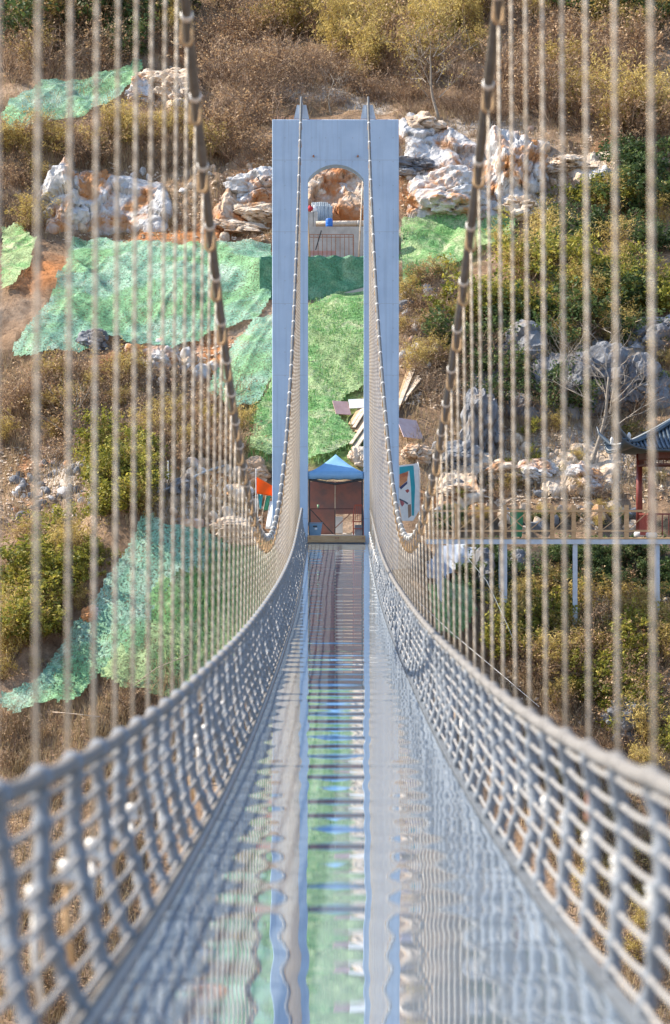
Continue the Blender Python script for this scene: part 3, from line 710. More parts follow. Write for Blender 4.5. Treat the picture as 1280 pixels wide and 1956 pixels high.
cloth(t2, 'pennant_cloth', M['teal'], [(0.01, 0, kz(944)), (0.19, 0, kz(944)), (0.12, 0, kz(972)), (0.07, 0, kz(972))], wob=0.02)
t3 = thing('green_pennant', 'green cloth pennant on a slanting wooden stick by the tower foot', 'flag', (kx(501) + fl.location.x, 73.5, zf0))
MB().tube(np.array([(0, 0, kz(985)), (0.14, 0, kz(946))]), 0.013, 5).build('stick', M['wood_pale'], t3)
MB().tube(np.array([(0, 0, -0.1), (0, 0, kz(984))]), 0.013, 5).build('stake', M['wood_pale'], t3)
cloth(t3, 'pennant_cloth', M['green_cloth'], [(0.15, 0.01, kz(948)), (0.30, 0, kz(946)), (0.20, 0, kz(974)), (0.05, 0.01, kz(975))], wob=0.02)
t4 = thing('white_sheet', 'crumpled white plastic sheet heaped beside the green pennant', 'sheet', (kx(520) + fl.location.x, 73.4, zf0))
cloth(t4, 'sheet_cloth', M['white'], [(-0.08, 0.1, kz(958)), (0.12, 0.1, kz(953)), (0.16, -0.3, kz(1010)), (-0.22, -0.3, kz(1010))], wob=0.07)
MB().tube(np.array([(0, 0.12, -0.1), (0, 0.12, kz(953))]), 0.012, 5).build('prop_stick', M['wood_pale'], t4)
Yb = 73.6; bx_ = at(780, 0, Yb).x; zb_ = float(height(bx_, Yb))
ban = thing('feather_banner', 'white and teal feather banner with orange print right of the tower', 'banner', (bx_, Yb, zb_))
bz = lambda py: at(0, py, Yb).z - zb_
bxp = lambda px: at(px, 0, Yb).x - bx_
MB().tube(np.array([(bxp(802), 0, -0.2), (bxp(802), 0, bz(900)), (bxp(798), 0, bz(882))]), 0.014, 6).build('pole', M['white'], ban, True)
def patch(name, mat, pts, y):
    """flat print on the banner cloth"""
    P = [(bxp(px), y, bz(py)) for px, py in pts]; k = len(P)
    MB().add(P + [(a, b + 0.002, c) for a, b, c in P], [tuple(range(k)), tuple(range(2 * k - 1, k - 1, -1))] + [(i, i + k, (i + 1) % k + k, (i + 1) % k) for i in range(k)]).build(name, mat, ban)
patch('banner_cloth', M['white'], [(762, 889), (790, 886), (800, 884), (801, 975), (789, 995), (768, 995), (762, 960)], 0)
patch('teal_border', M['teal'], [(763, 892), (790, 889), (793, 930), (791, 985), (787, 985), (785, 930), (782, 899), (775, 902), (763, 906)], -0.006)
patch('orange_print', simple('orange_print', (0.66, 0.30, 0.13), (0.45, 0.12, 0.06), 6), [(763, 906), (780, 900), (778, 918), (763, 931)], -0.006)
patch('dark_print', simple('navy_print', (0.06, 0.07, 0.16), None, 5), [(763, 931), (778, 919), (778, 924), (766, 935)], -0.007)
patch('red_print', simple('red_print', (0.42, 0.09, 0.08), None, 5), [(774, 937), (780, 934), (782, 938), (778, 942)], -0.006)
patch('red_print', simple('rose_print', (0.50, 0.16, 0.17), None, 5), [(764, 955), (770, 957), (773, 962), (768, 968), (765, 962)], -0.006)
patch('dark_print', simple('slate_print', (0.08, 0.10, 0.14), None, 5), [(763, 952), (774, 957), (780, 961), (778, 964), (770, 957.5), (763, 955)], -0.0075)
patch('brown_print', simple('brown_print', (0.36, 0.24, 0.17), None, 5), [(779, 964), (785, 963), (786, 985), (780, 990)], -0.006)

# ------------------------------------------------------------------ terrace seen through the arch
def hb(x, y): return float(height(x, y))
gf = thing('mesh_fence', 'dark green debris netting fence above the grass slope behind the tower', 'fence', (-0.9, 93.4, 9.0))
nu_, nv_ = 60, 14
Vs = []
for i in range(nu_):
    for j in range(nv_):
        x = -2.45 + 5.2 * i / (nu_ - 1); v = j / (nv_ - 1)
        top = at(0, 489, 93.4).z - 9.0; bot = at(0, 603 - (x + 2.45) * 11.5, 93.4).z - 9.0
        Vs.append((x, 0.10 * vnoise(np.array([x * 2.5]), np.array([v * 2.0]), 3)[0] - 0.15 * (1 - v) * 0, bot + (top - bot) * (1 - v) + 0.04 * math.sin(x * 9) * (1 - v)))
MB().sheet(Vs, nu_, nv_, (0, 0.012, 0)).build('netting', M['net_dark'], gf, True)
for i in range(4): MB().tube(np.array([(-2.4 + i * 1.7, 0.16, -0.3), (-2.4 + i * 1.7, 0.16, 2.35)]), 0.03, 6).build('post', M['rust'], gf)
kb = thing('concrete_kerb', 'sloping concrete kerb along the foot of the dark green mesh fence', 'kerb', (-0.9, 93.25, 9.0))
Vs = []
for x in np.linspace(-2.45, 2.75, 8):
    b0 = at(0, 603 - (x + 2.45) * 11.5, 93.25).z - 9.0
    Vs += [(x, 0, b0 + 0.02), (x, 0, b0 - 0.75)]
MB().sheet(Vs, 8, 2, (0, 0.3, 0)).build('kerb_wall', M['slab'], kb)
fc = thing('iron_fence', 'rusty iron bar fence in front of the low concrete parapet', 'fence', (0, 96.8, hb(0, 96.8)))
zq = lambda py, Y=96.8: at(0, py, Y).z - fc.location.z
xa, xb2 = at(591, 0, 96.8).x, at(675, 0, 96.8).x
for py in (448, 453): MB().bar((xa, 0, zq(py)), (xb2, 0, zq(py)), 0.045, 0.03).build('rail', M['rust'], fc)
for i in range(11):
    x = xa + (xb2 - xa) * i / 10
    MB().bar((x, 0.0, zq(448)), (x, 0, -0.1), 0.055 if i in (0, 10) else 0.03).build('bar', M['rust'], fc)
MB().box(((xa + xb2) / 2 - 0.4, 0.04, zq(483)), ((xb2 - xa) * 0.6, 0.02, 0.20)).build('kick_board', M['pink'], fc)
MB().bar((at(603, 0, 96.6).x, -0.12, zq(478)), (at(614, 0, 96.6).x, -0.12, zq(441)), 0.05).build('loose_bar', M['dark'], fc)
pw = thing('parapet_wall', 'low pale concrete parapet wall on the terrace behind the iron fence', 'wall', (0, 98.7, 11.6))
for i in range(4):
    MB().box((-1.95 + i * 1.302, 0, (at(0, 433.5, 98.7).z - 11.6) / 2 - 0.1), (1.295, 0.28, at(0, 433.5, 98.7).z - 11.4)).build('wall_panel', M['slab'], pw)
dr = thing('blue_drum', 'bright blue plastic drum standing on the parapet wall', 'drum', (at(629, 0, 98.72).x, 98.72, at(0, 433.5, 98.7).z + 0.003))
MB().lathe([(0.13, 0), (0.165, 0.02), (0.17, 0.1), (0.16, 0.12), (0.17, 0.14), (0.17, 0.28), (0.16, 0.30), (0.17, 0.32), (0.165, 0.36), (0.13, 0.385)], 20).build('drum_body', M['drum'], dr, True)
MB().lathe([(0.05, 0.385), (0.05, 0.41), (0.03, 0.41)], 12, (0.05, 0, 0)).build('bung', M['drum'], dr)
pp = thing('concrete_pipe', 'long pale pipe lying on the ground behind the blue drum', 'pipe', (0, 99.35, at(0, 427, 99.35).z))
MB().tube(np.array([(-0.9, 0, -0.02), (0, 0, 0), (2.2, 0, 0.02)]), 0.13, 12).build('pipe_body', M['rock_tan'], pp, True)
for x in (-0.2, 1.1): MB().tube(np.array([(x - 0.05, 0, 0), (x + 0.05, 0, 0)]), 0.145, 12).build('collar', M['slab'], pp, True)
cs = thing('sheet_stack', 'grey corrugated sheets leaning upright by the cliff on the terrace', 'sheets', (at(612, 0, 100.2).x, 100.2, hb(-0.7, 100.2)))
for q in range(3):
    k = 41; Vs = []
    for i in range(k):
        x = -0.42 + 0.8 * i / (k - 1) + q * 0.1
        for z_, yo in ((0, -0.15), (at(0, 384 + 3 * q, 100.2).z - cs.location.z - 0.1 * abs(x), 0.25)): Vs.append((x, yo + 0.03 * math.sin(x * 70) - q * 0.06, z_))
    MB().sheet(Vs, k, 2, (0, 0.008, 0)).build('corrugated_sheet', M['corr'], cs, True)
for nm, lab, px, py, mat, w, h_ in (('red_sack', 'red sack resting on a grey block by the leaning sheets', 592.5, 403, 'red', 0.16, 0.27), ('white_sack', 'white sack tied at the neck by the leaning sheets', 601, 406, 'white', 0.12, 0.34)):
    p = at(px, py, 99.7)
    sk = thing(nm, lab, 'sack', (p.x, p.y, p.z))
    MB().lathe([(0.5 * w, 0), (0.95 * w, h_ * 0.15), (w, h_ * 0.4), (0.8 * w, h_ * 0.7), (0.35 * w, h_ * 0.86), (0.42 * w, h_ * 1.0), (0.2 * w, h_)], 12).build('sack_body', M[mat], sk, True)
    MB().lathe([(0.36 * w, h_ * 0.83), (0.41 * w, h_ * 0.86), (0.36 * w, h_ * 0.89)], 12).build('tie', M['dark'], sk)
for px, w in ((593, 0.30), (602.5, 0.22)):
    p = at(px, 406, 99.7); z0 = hb(p.x, 99.7) - 0.1
    o = MB().box((0, 0, (p.z - z0) / 2), (w, 0.35, p.z - z0)).build('concrete_block', M['slab']); o.location = (p.x, 99.7, z0)
    tag(o, 'upright concrete block carrying a sack beside the leaning sheets', 'block', 'blocks under the sacks')
pl = thing('bamboo_pole', 'long thin pale pole leaning against the right side of the arch', 'pole', at(685.5, 486, 95.5))
e = at(693, 343, 96.5) - at(685.5, 486, 95.5)
MB().tube(np.array([(0, 0, -0.1), tuple(e * 0.5 + Vector((0.01, 0, 0))), tuple(e)]), [0.042, 0.036, 0.028], 7).build('cane', M['wood_pale'], pl, True)
for q in (0.3, 0.6): MB().tube(np.array([tuple(e * q), tuple(e * (q + 0.006))]), 0.045, 7).build('node_ring', M['wood'], pl, True)
pl = thing('timber_prop', 'long brown timber pole standing at the left side of the arch', 'pole', at(592, 489, 95.2))
e = at(587, 400, 96.0) - at(592, 489, 95.2)
MB().tube(np.array([(0, 0, -0.1), tuple(e * 0.5), tuple(e)]), [0.045, 0.04, 0.034], 7).build('pole_shaft', M['wood'], pl, True)
MB().tube(np.array([tuple(e), tuple(e * 1.01)]), 0.04, 7).build('pole_cap', M['rust'], pl, True)

# planks and boards dumped beside the grass slope
def plank_pile(base, pts, label, group):
    for i, (x0, y0, x1, y1, wd) in enumerate(pts):
        p = cast([x0, x1], [y0, y1]); a = Vector(p[0]) + Vector((0, -0.05, 0.12 + 0.05 * (i % 3))); b = Vector(p[1]) + Vector((0, -0.05, 0.15 + 0.05 * (i % 3)))
        o = MB().bar((0, 0, 0), tuple(b - a), wd, 0.05).build('timber_plank', M['wood_pale'] if i % 3 else M['wood']); o.location = a
        tag(o, label, 'plank', group)
plank_pile(None, [(668 + 4 * i, 818 + 5 * i, 704 + 4 * i, 762 + 5 * i, 0.13) for i in range(5)] + [(670 + 3 * i, 862 + 3 * i, 706 + 2 * i, 812 + 4 * i, 0.14) for i in range(4)],
           'long pale timber plank in the pile at the right edge of the grass slope', 'planks beside the grass slope')
plank_pile(None, [(752 + 5 * i, 800 - 6 * i, 783 + 4 * i, 706 + 6 * i, 0.12) for i in range(7)],
           'long pale timber plank leaning on the bank right of the tower', 'planks leaning right of the tower')
def board(px, py, w, h_, rot, mat, label, name):
    p = cast([px], [py])[0]
    o = MB().box((0, 0, 0), (w, h_, 0.03)).build(name, mat); o.location = (p[0], p[1] - 0.15, p[2] + 0.22); o.rotation_euler = rot
    tag(o, label, 'board'); return o
board(653, 790, 0.66, 0.75, (R(48), 0.05, 0.35), M['pink'], 'pinkish weathered board lying on the grass slope above the canopy', 'weathered_board')
board(683, 782, 0.70, 0.5, (R(48), -0.05, 0.1), M['white'], 'white board lying under the planks on the grass slope', 'white_board')
for (px, py, w, h_, rz) in ((783, 832, 1.0, 1.0, 0.6),): board(px, py, w, h_, (R(52), 0.1, rz), simple('pale_pink_board', (0.58, 0.45, 0.44), (0.50, 0.36, 0.35), 3, 0.6), 'large pale pink sheet lying on the bank beside the feather banner', 'pink_sheet')

# ------------------------------------------------------------------ walkway on the right bank
YW = 70.0; kW = F / YW
wx = lambda px: (px - CX) / kW
wz = lambda py: (CY - py) / kW
wk = thing('timber_walkway', 'raised walkway with yellow timber rail and steel posts on the right bank', 'walkway', (wx(820), YW, wz(1028)))
ox, oz = wk.location.x, wk.location.z
x0, x1 = wx(815), wx(1245) + 5.0
nb = int((x1 - x0) / 0.16)
pb = MB().box((0, 0, 0), (0.15, 1.5, 0.035)).mesh('floor_plank')
for i in range(nb): link('floor_plank', pb, M['wood'], wk, (x0 - ox + 0.08 + i * 0.16, 0.75, -0.02 + random.uniform(-.003, .003)))
MB().box(((x0 + x1) / 2 - ox, 0.0, -0.12), (x1 - x0, 0.07, 0.155)).build('steel_beam', M['steel_white'], wk)
MB().box(((x0 + x1) / 2 - ox, 1.45, -0.12), (x1 - x0, 0.07, 0.155)).build('steel_beam', M['steel_white'], wk)
posts = [822, 873, 921, 964, 1009, 1055, 1096, 1147, 1197]
for i, px in enumerate(posts):
    w = 0.13 if i % 2 or i in (6, 7) else 0.14
    MB().box((wx(px) - ox, 0.02, (wz(964) - oz) / 2 - 0.02), (w, w, wz(964) - oz + 0.02)).build('rail_post', M['wood'], wk)
for py, q in ((976, 0.075), (1014, 0.065)):
    MB().box(((x0 + wx(1240)) / 2 - ox, -0.045, wz(py) - oz), (wx(1240) - x0, 0.03, q)).build('hand_rail', M['wood'], wk)
for a, b in zip(posts, posts[1:] + [1240]):
    MB().bar((wx(a) - ox + 0.06, 0.03, wz(1012) - oz), (wx(b) - ox - 0.06, 0.03, wz(979) - oz), 0.03).build('brace', M['wood'], wk)
    if int(a) % 2: continue
    MB().bar((wx(a) - ox + 0.06, 0.07, wz(979) - oz), (wx(b) - ox - 0.06, 0.07, wz(1012) - oz), 0.03).build('brace', M['wood'], wk)
for px, w in ((964, 0.17), (1099, 0.15), (1256, 0.19), (840, 0.15)):
    X = wx(px)
    for yo in ((0.1,) if px in (1256, 1099) else (0.1, 1.4)):
        zb0 = float(height(X, YW + yo)) - 0.3
        if px == 1256: MB().tube(np.array([(X - ox, yo, zb0 - oz), (X - ox, yo, -0.16)]), w / 2, 12).build('support_post', M['steel_white'], wk, True)
        else: MB().box((X - ox, yo, (zb0 - oz - 0.16) / 2), (w, w, -0.16 - (zb0 - oz))).build('support_post', M['steel_white'], wk)
bn = thing('litter_bin', 'dark green wheeled litter bin standing on the walkway against the rail', 'bin', (wx(989), YW + 0.42, oz + 0.0))
V = [(x * w, y * w * 1.1, z) for w, z in ((0.16, 0.04), (0.21, 0.90)) for x, y in ((-1, -1), (1, -1), (1, 1), (-1, 1))]
MB().add(V, [(0, 3, 2, 1), (4, 5, 6, 7), (0, 1, 5, 4), (1, 2, 6, 5), (2, 3, 7, 6), (3, 0, 4, 7)]).build('bin_body', M['bin'], bn)
MB().box((0, 0, 0.93), (0.46, 0.50, 0.05)).build('lid', M['bin'], bn)
for x in (-0.13, 0.13): MB().tube(np.array([(x - 0.02, 0.16, 0.07), (x + 0.02, 0.16, 0.07)]), 0.07, 12).build('wheel', M['dark'], bn)

# pavilion at the right edge
pav = thing('garden_pavilion', 'small pavilion with grey tiled upturned roof and red columns on the walkway', 'pavilion', (wx(1247), YW + 0.3, oz))
PW, PD = 3.2, 2.8
ec = wz(862) - oz; rg = wz(800) - oz
for cx_, cy_ in ((0, 0), (PW, 0), (0, PD), (PW, PD)):
    MB().lathe([(0.16, 0.0), (0.19, 0.05), (0.19, 0.14), (0.15, 0.19)], 16, (cx_, cy_, 0.0)).build('column_base', M['stone'], pav, True)
    MB().lathe([(0.115, 0.19), (0.105, ec)], 16, (cx_, cy_, 0)).build('column', M['redcol'], pav, True)
for a, b in (((0, 0), (PW, 0)), ((0, PD), (PW, PD)), ((0, 0), (0, PD)), ((PW, 0), (PW, PD))):
    for zz, hh in ((ec - 0.12, 0.2), (ec - 0.42, 0.06)):
        MB().bar((a[0], a[1], zz), (b[0], b[1], zz), 0.10, hh).build('eave_beam', M['beam'], pav)
    for i in range(12):
        t = (i + 0.5) / 12
        MB().box((a[0] + (b[0] - a[0]) * t, a[1] + (b[1] - a[1]) * t, ec - 0.3), (0.025, 0.025, 0.22)).build('lattice_bar', M['beam'], pav)
    for i in range(14):
        t = (i + 0.5) / 14
        if a[1] == 0 and b[1] == 0: continue
        MB().box((a[0] + (b[0] - a[0]) * t, a[1] + (b[1] - a[1]) * t, 0.42), (0.035, 0.035, 0.7)).build('baluster', M['redcol'], pav)
    MB().bar((a[0], a[1], 0.80), (b[0], b[1], 0.80), 0.06, 0.05).build('balustrade_rail', M['redcol'], pav)
OV = 1.0
rx0, rx1, ry0, ry1 = -OV - 0.1, PW + OV + 0.1, -OV, PD + OV
hwx, hwy = (rx1 - rx0) / 2, (ry1 - ry0) / 2
def roof_z(x, y):
    u = abs(x - (rx0 + hwx)) / hwx; v = abs(y - (ry0 + hwy)) / hwy
    d = max((abs(x - (rx0 + hwx)) - (hwx - hwy)) / hwy, v); d = min(max(d, 0), 1)
    z = ec + 0.05 + (rg - ec + 0.15) * (1 - d) ** 1.35
    return z + 0.42 * (max(0, u * 1.0) ** 7) * (v ** 5)
n1, n2 = 49, 41
Vs = [(x, y, roof_z(x, y)) for x in np.linspace(rx0, rx1, n1) for y in np.linspace(ry0, ry1, n2)]
rf = MB().sheet(Vs, n1, n2, (0, 0, -0.07)).build('roof', M['tile'], pav, True)
xs_ = np.arange(rx0 + 0.1, rx1 - 0.05, 0.145)
for x in xs_:
    lim = hwy if abs(x - (rx0 + hwx)) < hwx - hwy else hwx - abs(x - (rx0 + hwx))
    for sgn in (-1, 1):
        y_e = ry0 if sgn < 0 else ry1
        yy = np.linspace(y_e, y_e - sgn * max(lim, 0.12), 14)
        P = np.array([(x, y, roof_z(x, y) + 0.03) for y in yy])
        rr_ = 0.042 + 0.014 * (np.arange(14) % 2)
        MB().tube(P, rr_, 6).build('tile_row', M['tile'], rf, True)
for y in np.arange(ry0 + 0.1, ry1 - 0.05, 0.145):
    lim = hwy - abs(y - (ry0 + hwy))
    for sgn in (-1, 1):
        x_e = rx0 if sgn < 0 else rx1
        xx = np.linspace(x_e, x_e - sgn * max(lim, 0.12), 12)
        P = np.array([(x, y, roof_z(x, y) + 0.03) for x in xx])
        MB().tube(P, 0.042 + 0.014 * (np.arange(12) % 2), 6).build('tile_row', M['tile'], rf, True)
for sx in (-1, 1):
    for sy in (-1, 1):
        cxr, cyr = rx0 + hwx + sx * hwx, ry0 + hwy + sy * hwy
        t = np.linspace(0, 1, 14)
        P = np.array([(cxr - sx * hwy * q, cyr - sy * hwy * q, roof_z(cxr - sx * hwy * q, cyr - sy * hwy * q) + 0.10) for q in t])
        P = np.concatenate([[(cxr + sx * 0.22, cyr + sy * 0.22, P[0][2] + 0.42), (cxr + sx * 0.14, cyr + sy * 0.14, P[0][2] + 0.16)], P])
        MB().tube(P, np.concatenate([[0.02, 0.05], np.full(14, 0.075)]), 8).build('hip_ridge', M['tile'], rf, True)
        MB().lathe([(0.03, 0), (0.07, 0.06), (0.05, 0.14), (0.075, 0.2), (0.02, 0.3)], 10, (cxr - sx * 0.25, cyr - sy * 0.25, P[4][2])).build('ridge_finial', M['stone'], rf, True)
zr = roof_z(rx0 + hwx, ry0 + hwy)
xr0, xr1 = rx0 + hwy, rx1 - hwy
MB().box(((xr0 + xr1) / 2, ry0 + hwy, zr + 0.08), (xr1 - xr0 + 0.3, 0.2, 0.16)).build('main_ridge', M['tile'], rf)
MB().box(((xr0 + xr1) / 2, ry0 + hwy, zr + 0.44), (xr1 - xr0 + 0.5, 0.2, 0.08)).build('ridge_cap', M['tile'], rf)
for i in range(12):
    xq = xr0 + (xr1 - xr0) * (i + 0.5) / 12
    MB().tube(np.array([(xq - 0.05, ry0 + hwy, zr + 0.16), (xq + 0.05, ry0 + hwy, zr + 0.40)]), 0.02, 5).build('ridge_lattice', M['tile'], rf)
    MB().tube(np.array([(xq + 0.05, ry0 + hwy + 0.03, zr + 0.16), (xq - 0.05, ry0 + hwy + 0.03, zr + 0.40)]), 0.02, 5).build('ridge_lattice', M['tile'], rf)
for i, xq in enumerate((xr0 - 0.3,)):
    for q in range(4): MB().box((xq, ry0 + hwy - 0.15, zr - 0.32 + q * 0.12), (0.28 - 0.03 * q, 0.22, 0.09)).build('ridge_end_stack', M['stone'], rf)

# ------------------------------------------------------------------ rocks
def rock_mesh(seed, sub=4, planes=16, rough=0.10, cells=0):
    """angular limestone: a ball cut by planes, broken into joint blocks, then roughened"""
    rr = np.random.default_rng(seed)
    bm = bmesh.new(); bmesh.ops.create_icosphere(bm, subdivisions=sub, radius=1.0)
    V = np.array([v.co for v in bm.verts])
    for k in range(planes):
        nrm = rr.normal(size=3); nrm /= np.linalg.norm(nrm); dd = rr.uniform(0.6, 0.9)
        over = np.maximum(V @ nrm - dd, 0); V = V - over[:, None] * nrm * 0.95
    rad = np.zeros(len(V))
    if cells:
        C = rr.normal(size=(cells, 3)); C /= np.linalg.norm(C, axis=1)[:, None]; C *= rr.uniform(0.6, 1.0, (cells, 1))
        W = V + 0.10 * np.stack([fbm(V[:, 1] * 3, V[:, 2] * 3, 3, seed + q) for q in range(3)], 1)
        D = np.linalg.norm((W[:, None] - C[None]) * np.array([1.0, 1.0, 1.5]), axis=2); o = np.argsort(D, 1)
        d1 = np.take_along_axis(D, o[:, :1], 1)[:, 0]; d2 = np.take_along_axis(D, o[:, 1:2], 1)[:, 0]
        lift = rr.uniform(-0.24, 0.10, cells)[o[:, 0]]
        rad += lift - 0.16 * np.exp(-((d2 - d1) / 0.05) ** 2)
    nn = fbm(V[:, 0] * 2.1 + seed, V[:, 1] * 2.1 + V[:, 2] * 1.7, 4, seed) + 0.6 * np.abs(fbm(V[:, 2] * 4 + seed, V[:, 0] * 4 - V[:, 1] * 3, 3, seed + 5))
    nn2 = fbm(V[:, 0] * 9 + V[:, 1] * 5, V[:, 2] * 9 - V[:, 1] * 6, 3, seed + 17)
    V = V * (1 + rad + rough * nn + 0.35 * rough * nn2)[:, None]
    for v, c in zip(bm.verts, V): v.co = c
    me = bpy.data.meshes.new('rock'); bm.to_mesh(me); bm.free()
    return me
def inpoly(px, py, poly):
    px = np.asarray(px); py = np.asarray(py); r = np.zeros(px.shape, bool); n = len(poly); j = n - 1
    for i in range(n):
        xi, yi = poly[i]; xj, yj = poly[j]
        c = ((yi > py) != (yj > py)) & (px < (xj - xi) * (py - yi) / (yj - yi + 1e-9) + xi); r ^= c; j = i
    return r
def cells2(u, v, seed, tilt=0.9):
    """2-D cellular noise: (height of the nearest cell's tilted plane, distance to its border)"""
    iu = np.floor(u); iv = np.floor(v); d1 = np.full(u.shape, 9.0); d2 = np.full(u.shape, 9.0); val = np.zeros(u.shape)
    for a in (-1, 0, 1):
        for b in (-1, 0, 1):
            cu = iu + a; cv = iv + b
            pu = cu + 0.5 + 0.48 * _hash(cu, cv, seed); pv = cv + 0.5 + 0.48 * _hash(cu, cv, seed + 1)
            d = np.hypot(u - pu, v - pv); n_ = d < d1
            h = _hash(cu, cv, seed + 2) + tilt * (_hash(cu, cv, seed + 3) * (u - pu) + (0.5 * _hash(cu, cv, seed + 4) - 0.5) * (v - pv))
            d2 = np.where(n_, d1, np.minimum(d2, d)); val = np.where(n_, h, val); d1 = np.where(n_, d, d1)
    return val, d2 - d1
def rock_face(poly, mat, label, seed, amp=0.8, bias=0.15, fade=1.2):
    """a jointed limestone face growing out of the slope; where it dips below the soil the soil shows"""
    dense = []
    for a, b in zip(poly, poly[1:] + poly[:1]):
        for t in np.linspace(0, 1, 6)[:-1]: dense.append((a[0] + (b[0] - a[0]) * t, a[1] + (b[1] - a[1]) * t))
    cor = cast([p[0] for p in dense], [p[1] for p in dense])
    lo = cor.min(0) - 1.0; hi = cor.max(0) + 1.0; st = 0.075
    X, Y = np.meshgrid(np.arange(lo[0], hi[0], st), np.arange(lo[1], hi[1], st), indexing='ij')
    c2 = [tuple(c[:2]) for c in cor]
    m = inpoly(X + 0.5 * fbm(X * .7, Y * .7, 3, seed + 3), Y + 0.4 * fbm(X * .7 + 9, Y * .7, 3, seed + 4), c2).astype(float)
    for _ in range(int(fade / st)):
        mm = m.copy(); mm[1:-1, 1:-1] = (m[1:-1, 1:-1] + m[:-2, 1:-1] + m[2:, 1:-1] + m[1:-1, :-2] + m[1:-1, 2:]) / 5; m = mm
    Z = hlook(X, Y)
    wu = X * 0.50 + 0.22 * fbm(X * 0.9, Z * 0.9, 3, seed + 11) + 0.22 * Z; wv = Z * 0.62 - 0.16 * X + 0.22 * fbm(X * 0.9 + 7, Z * 0.9, 3, seed + 12)
    val, brd = cells2(wu, wv, seed); val2, brd2 = cells2(wu * 3.1 + 3, wv * 2.5, seed + 9, 1.4)
    d = amp * (0.50 * val + 0.15 * val2 + 0.45 * fbm(X * 0.5, Z * 0.5, 2, seed + 21)) - 0.22 * amp * np.exp(-(brd / 0.04) ** 2) - 0.05 * amp * np.exp(-(brd2 / 0.05) ** 2) + 0.05 * fbm(X * 5, Z * 5, 3, seed + 31)
    d = (d + bias + 0.4) * m - 0.4 * np.ones_like(m) * (1 - m) - 0.12
    V = np.stack([X, Y - 0.72 * d, Z + 0.55 * d], -1)
    keep = d > -0.25
    idx = -np.ones(X.shape, int); idx[keep] = np.arange(keep.sum())
    c = keep[:-1, :-1] & keep[1:, :-1] & keep[1:, 1:] & keep[:-1, 1:]
    i, j = np.nonzero(c)
    Fq = np.stack([idx[i, j], idx[i + 1, j], idx[i + 1, j + 1], idx[i, j + 1]], 1)
    me = bpy.data.meshes.new('rock_face'); me.from_pydata(V[keep].tolist(), [], Fq.tolist()); me.update()
    o = link('rock_face', me, M[mat]); tag(o, label, 'rock')
rock_face([(75, 330), (120, 315), (200, 335), (300, 350), (330, 400), (320, 440), (200, 450), (95, 445)], 'rock_white', 'long white limestone face above the large green netting', 3, 0.50, 0.05)
rock_face([(440, 345), (520, 325), (540, 420), (450, 450), (400, 455)], 'rock_red', 'broken reddish and white rock face touching the left side of the tower', 5, 0.55, 0.02)
rock_face([(765, 225), (850, 250), (930, 290), (1010, 270), (1060, 330), (1040, 410), (900, 425), (765, 425)], 'rock_white', 'wide bright limestone quarry face right of the tower top', 9, 0.50, 0.02)
rock_face([(575, 300), (710, 300), (710, 428), (575, 428)], 'rock_red', 'rough red-brown and white cliff filling the arch of the tower', 14, 0.7, 0.2, 0.6)
rock_face([(1060, 300), (1200, 300), (1280, 290), (1280, 340), (1100, 360)], 'rock_tan', 'tan rock band along the top of the dark green bushes', 18, 0.5, -0.08)
rock_face([(250, 150), (330, 130), (385, 160), (380, 205), (290, 210)], 'rock_tan', 'tan rock face at the end of the highest green netting', 23, 0.8, 0.15)
rock_face([(900, 660), (1280, 620), (1280, 780), (1050, 800), (900, 780)], 'rock_grey', 'shaded grey rock face under the green bushes on the right', 27, 0.7, -0.12)
rock_face([(840, 860), (1200, 850), (1200, 940), (840, 970)], 'rock_tan', 'low tan rock band behind the walkway rail', 33, 0.5, -0.12)
BIG = [rock_mesh(100 + i, 5, 9 + 2 * (i % 3), 0.20, 22 + 5 * (i % 3)) for i in range(7)]
SML = [rock_mesh(200 + i, 2, 9, 0.08) for i in range(6)]
def copies(meshes, mat):
    out = []
    for m in meshes:
        c = m.copy(); c.materials.append(mat); out.append(c)
    return out
BIGM = {k: copies(BIG, M[k]) for k in ('rock_white', 'rock_grey', 'rock_tan')}
SMLM = {k: copies(SML, M[k]) for k in ('rock_white', 'rock_grey', 'rock_tan')}
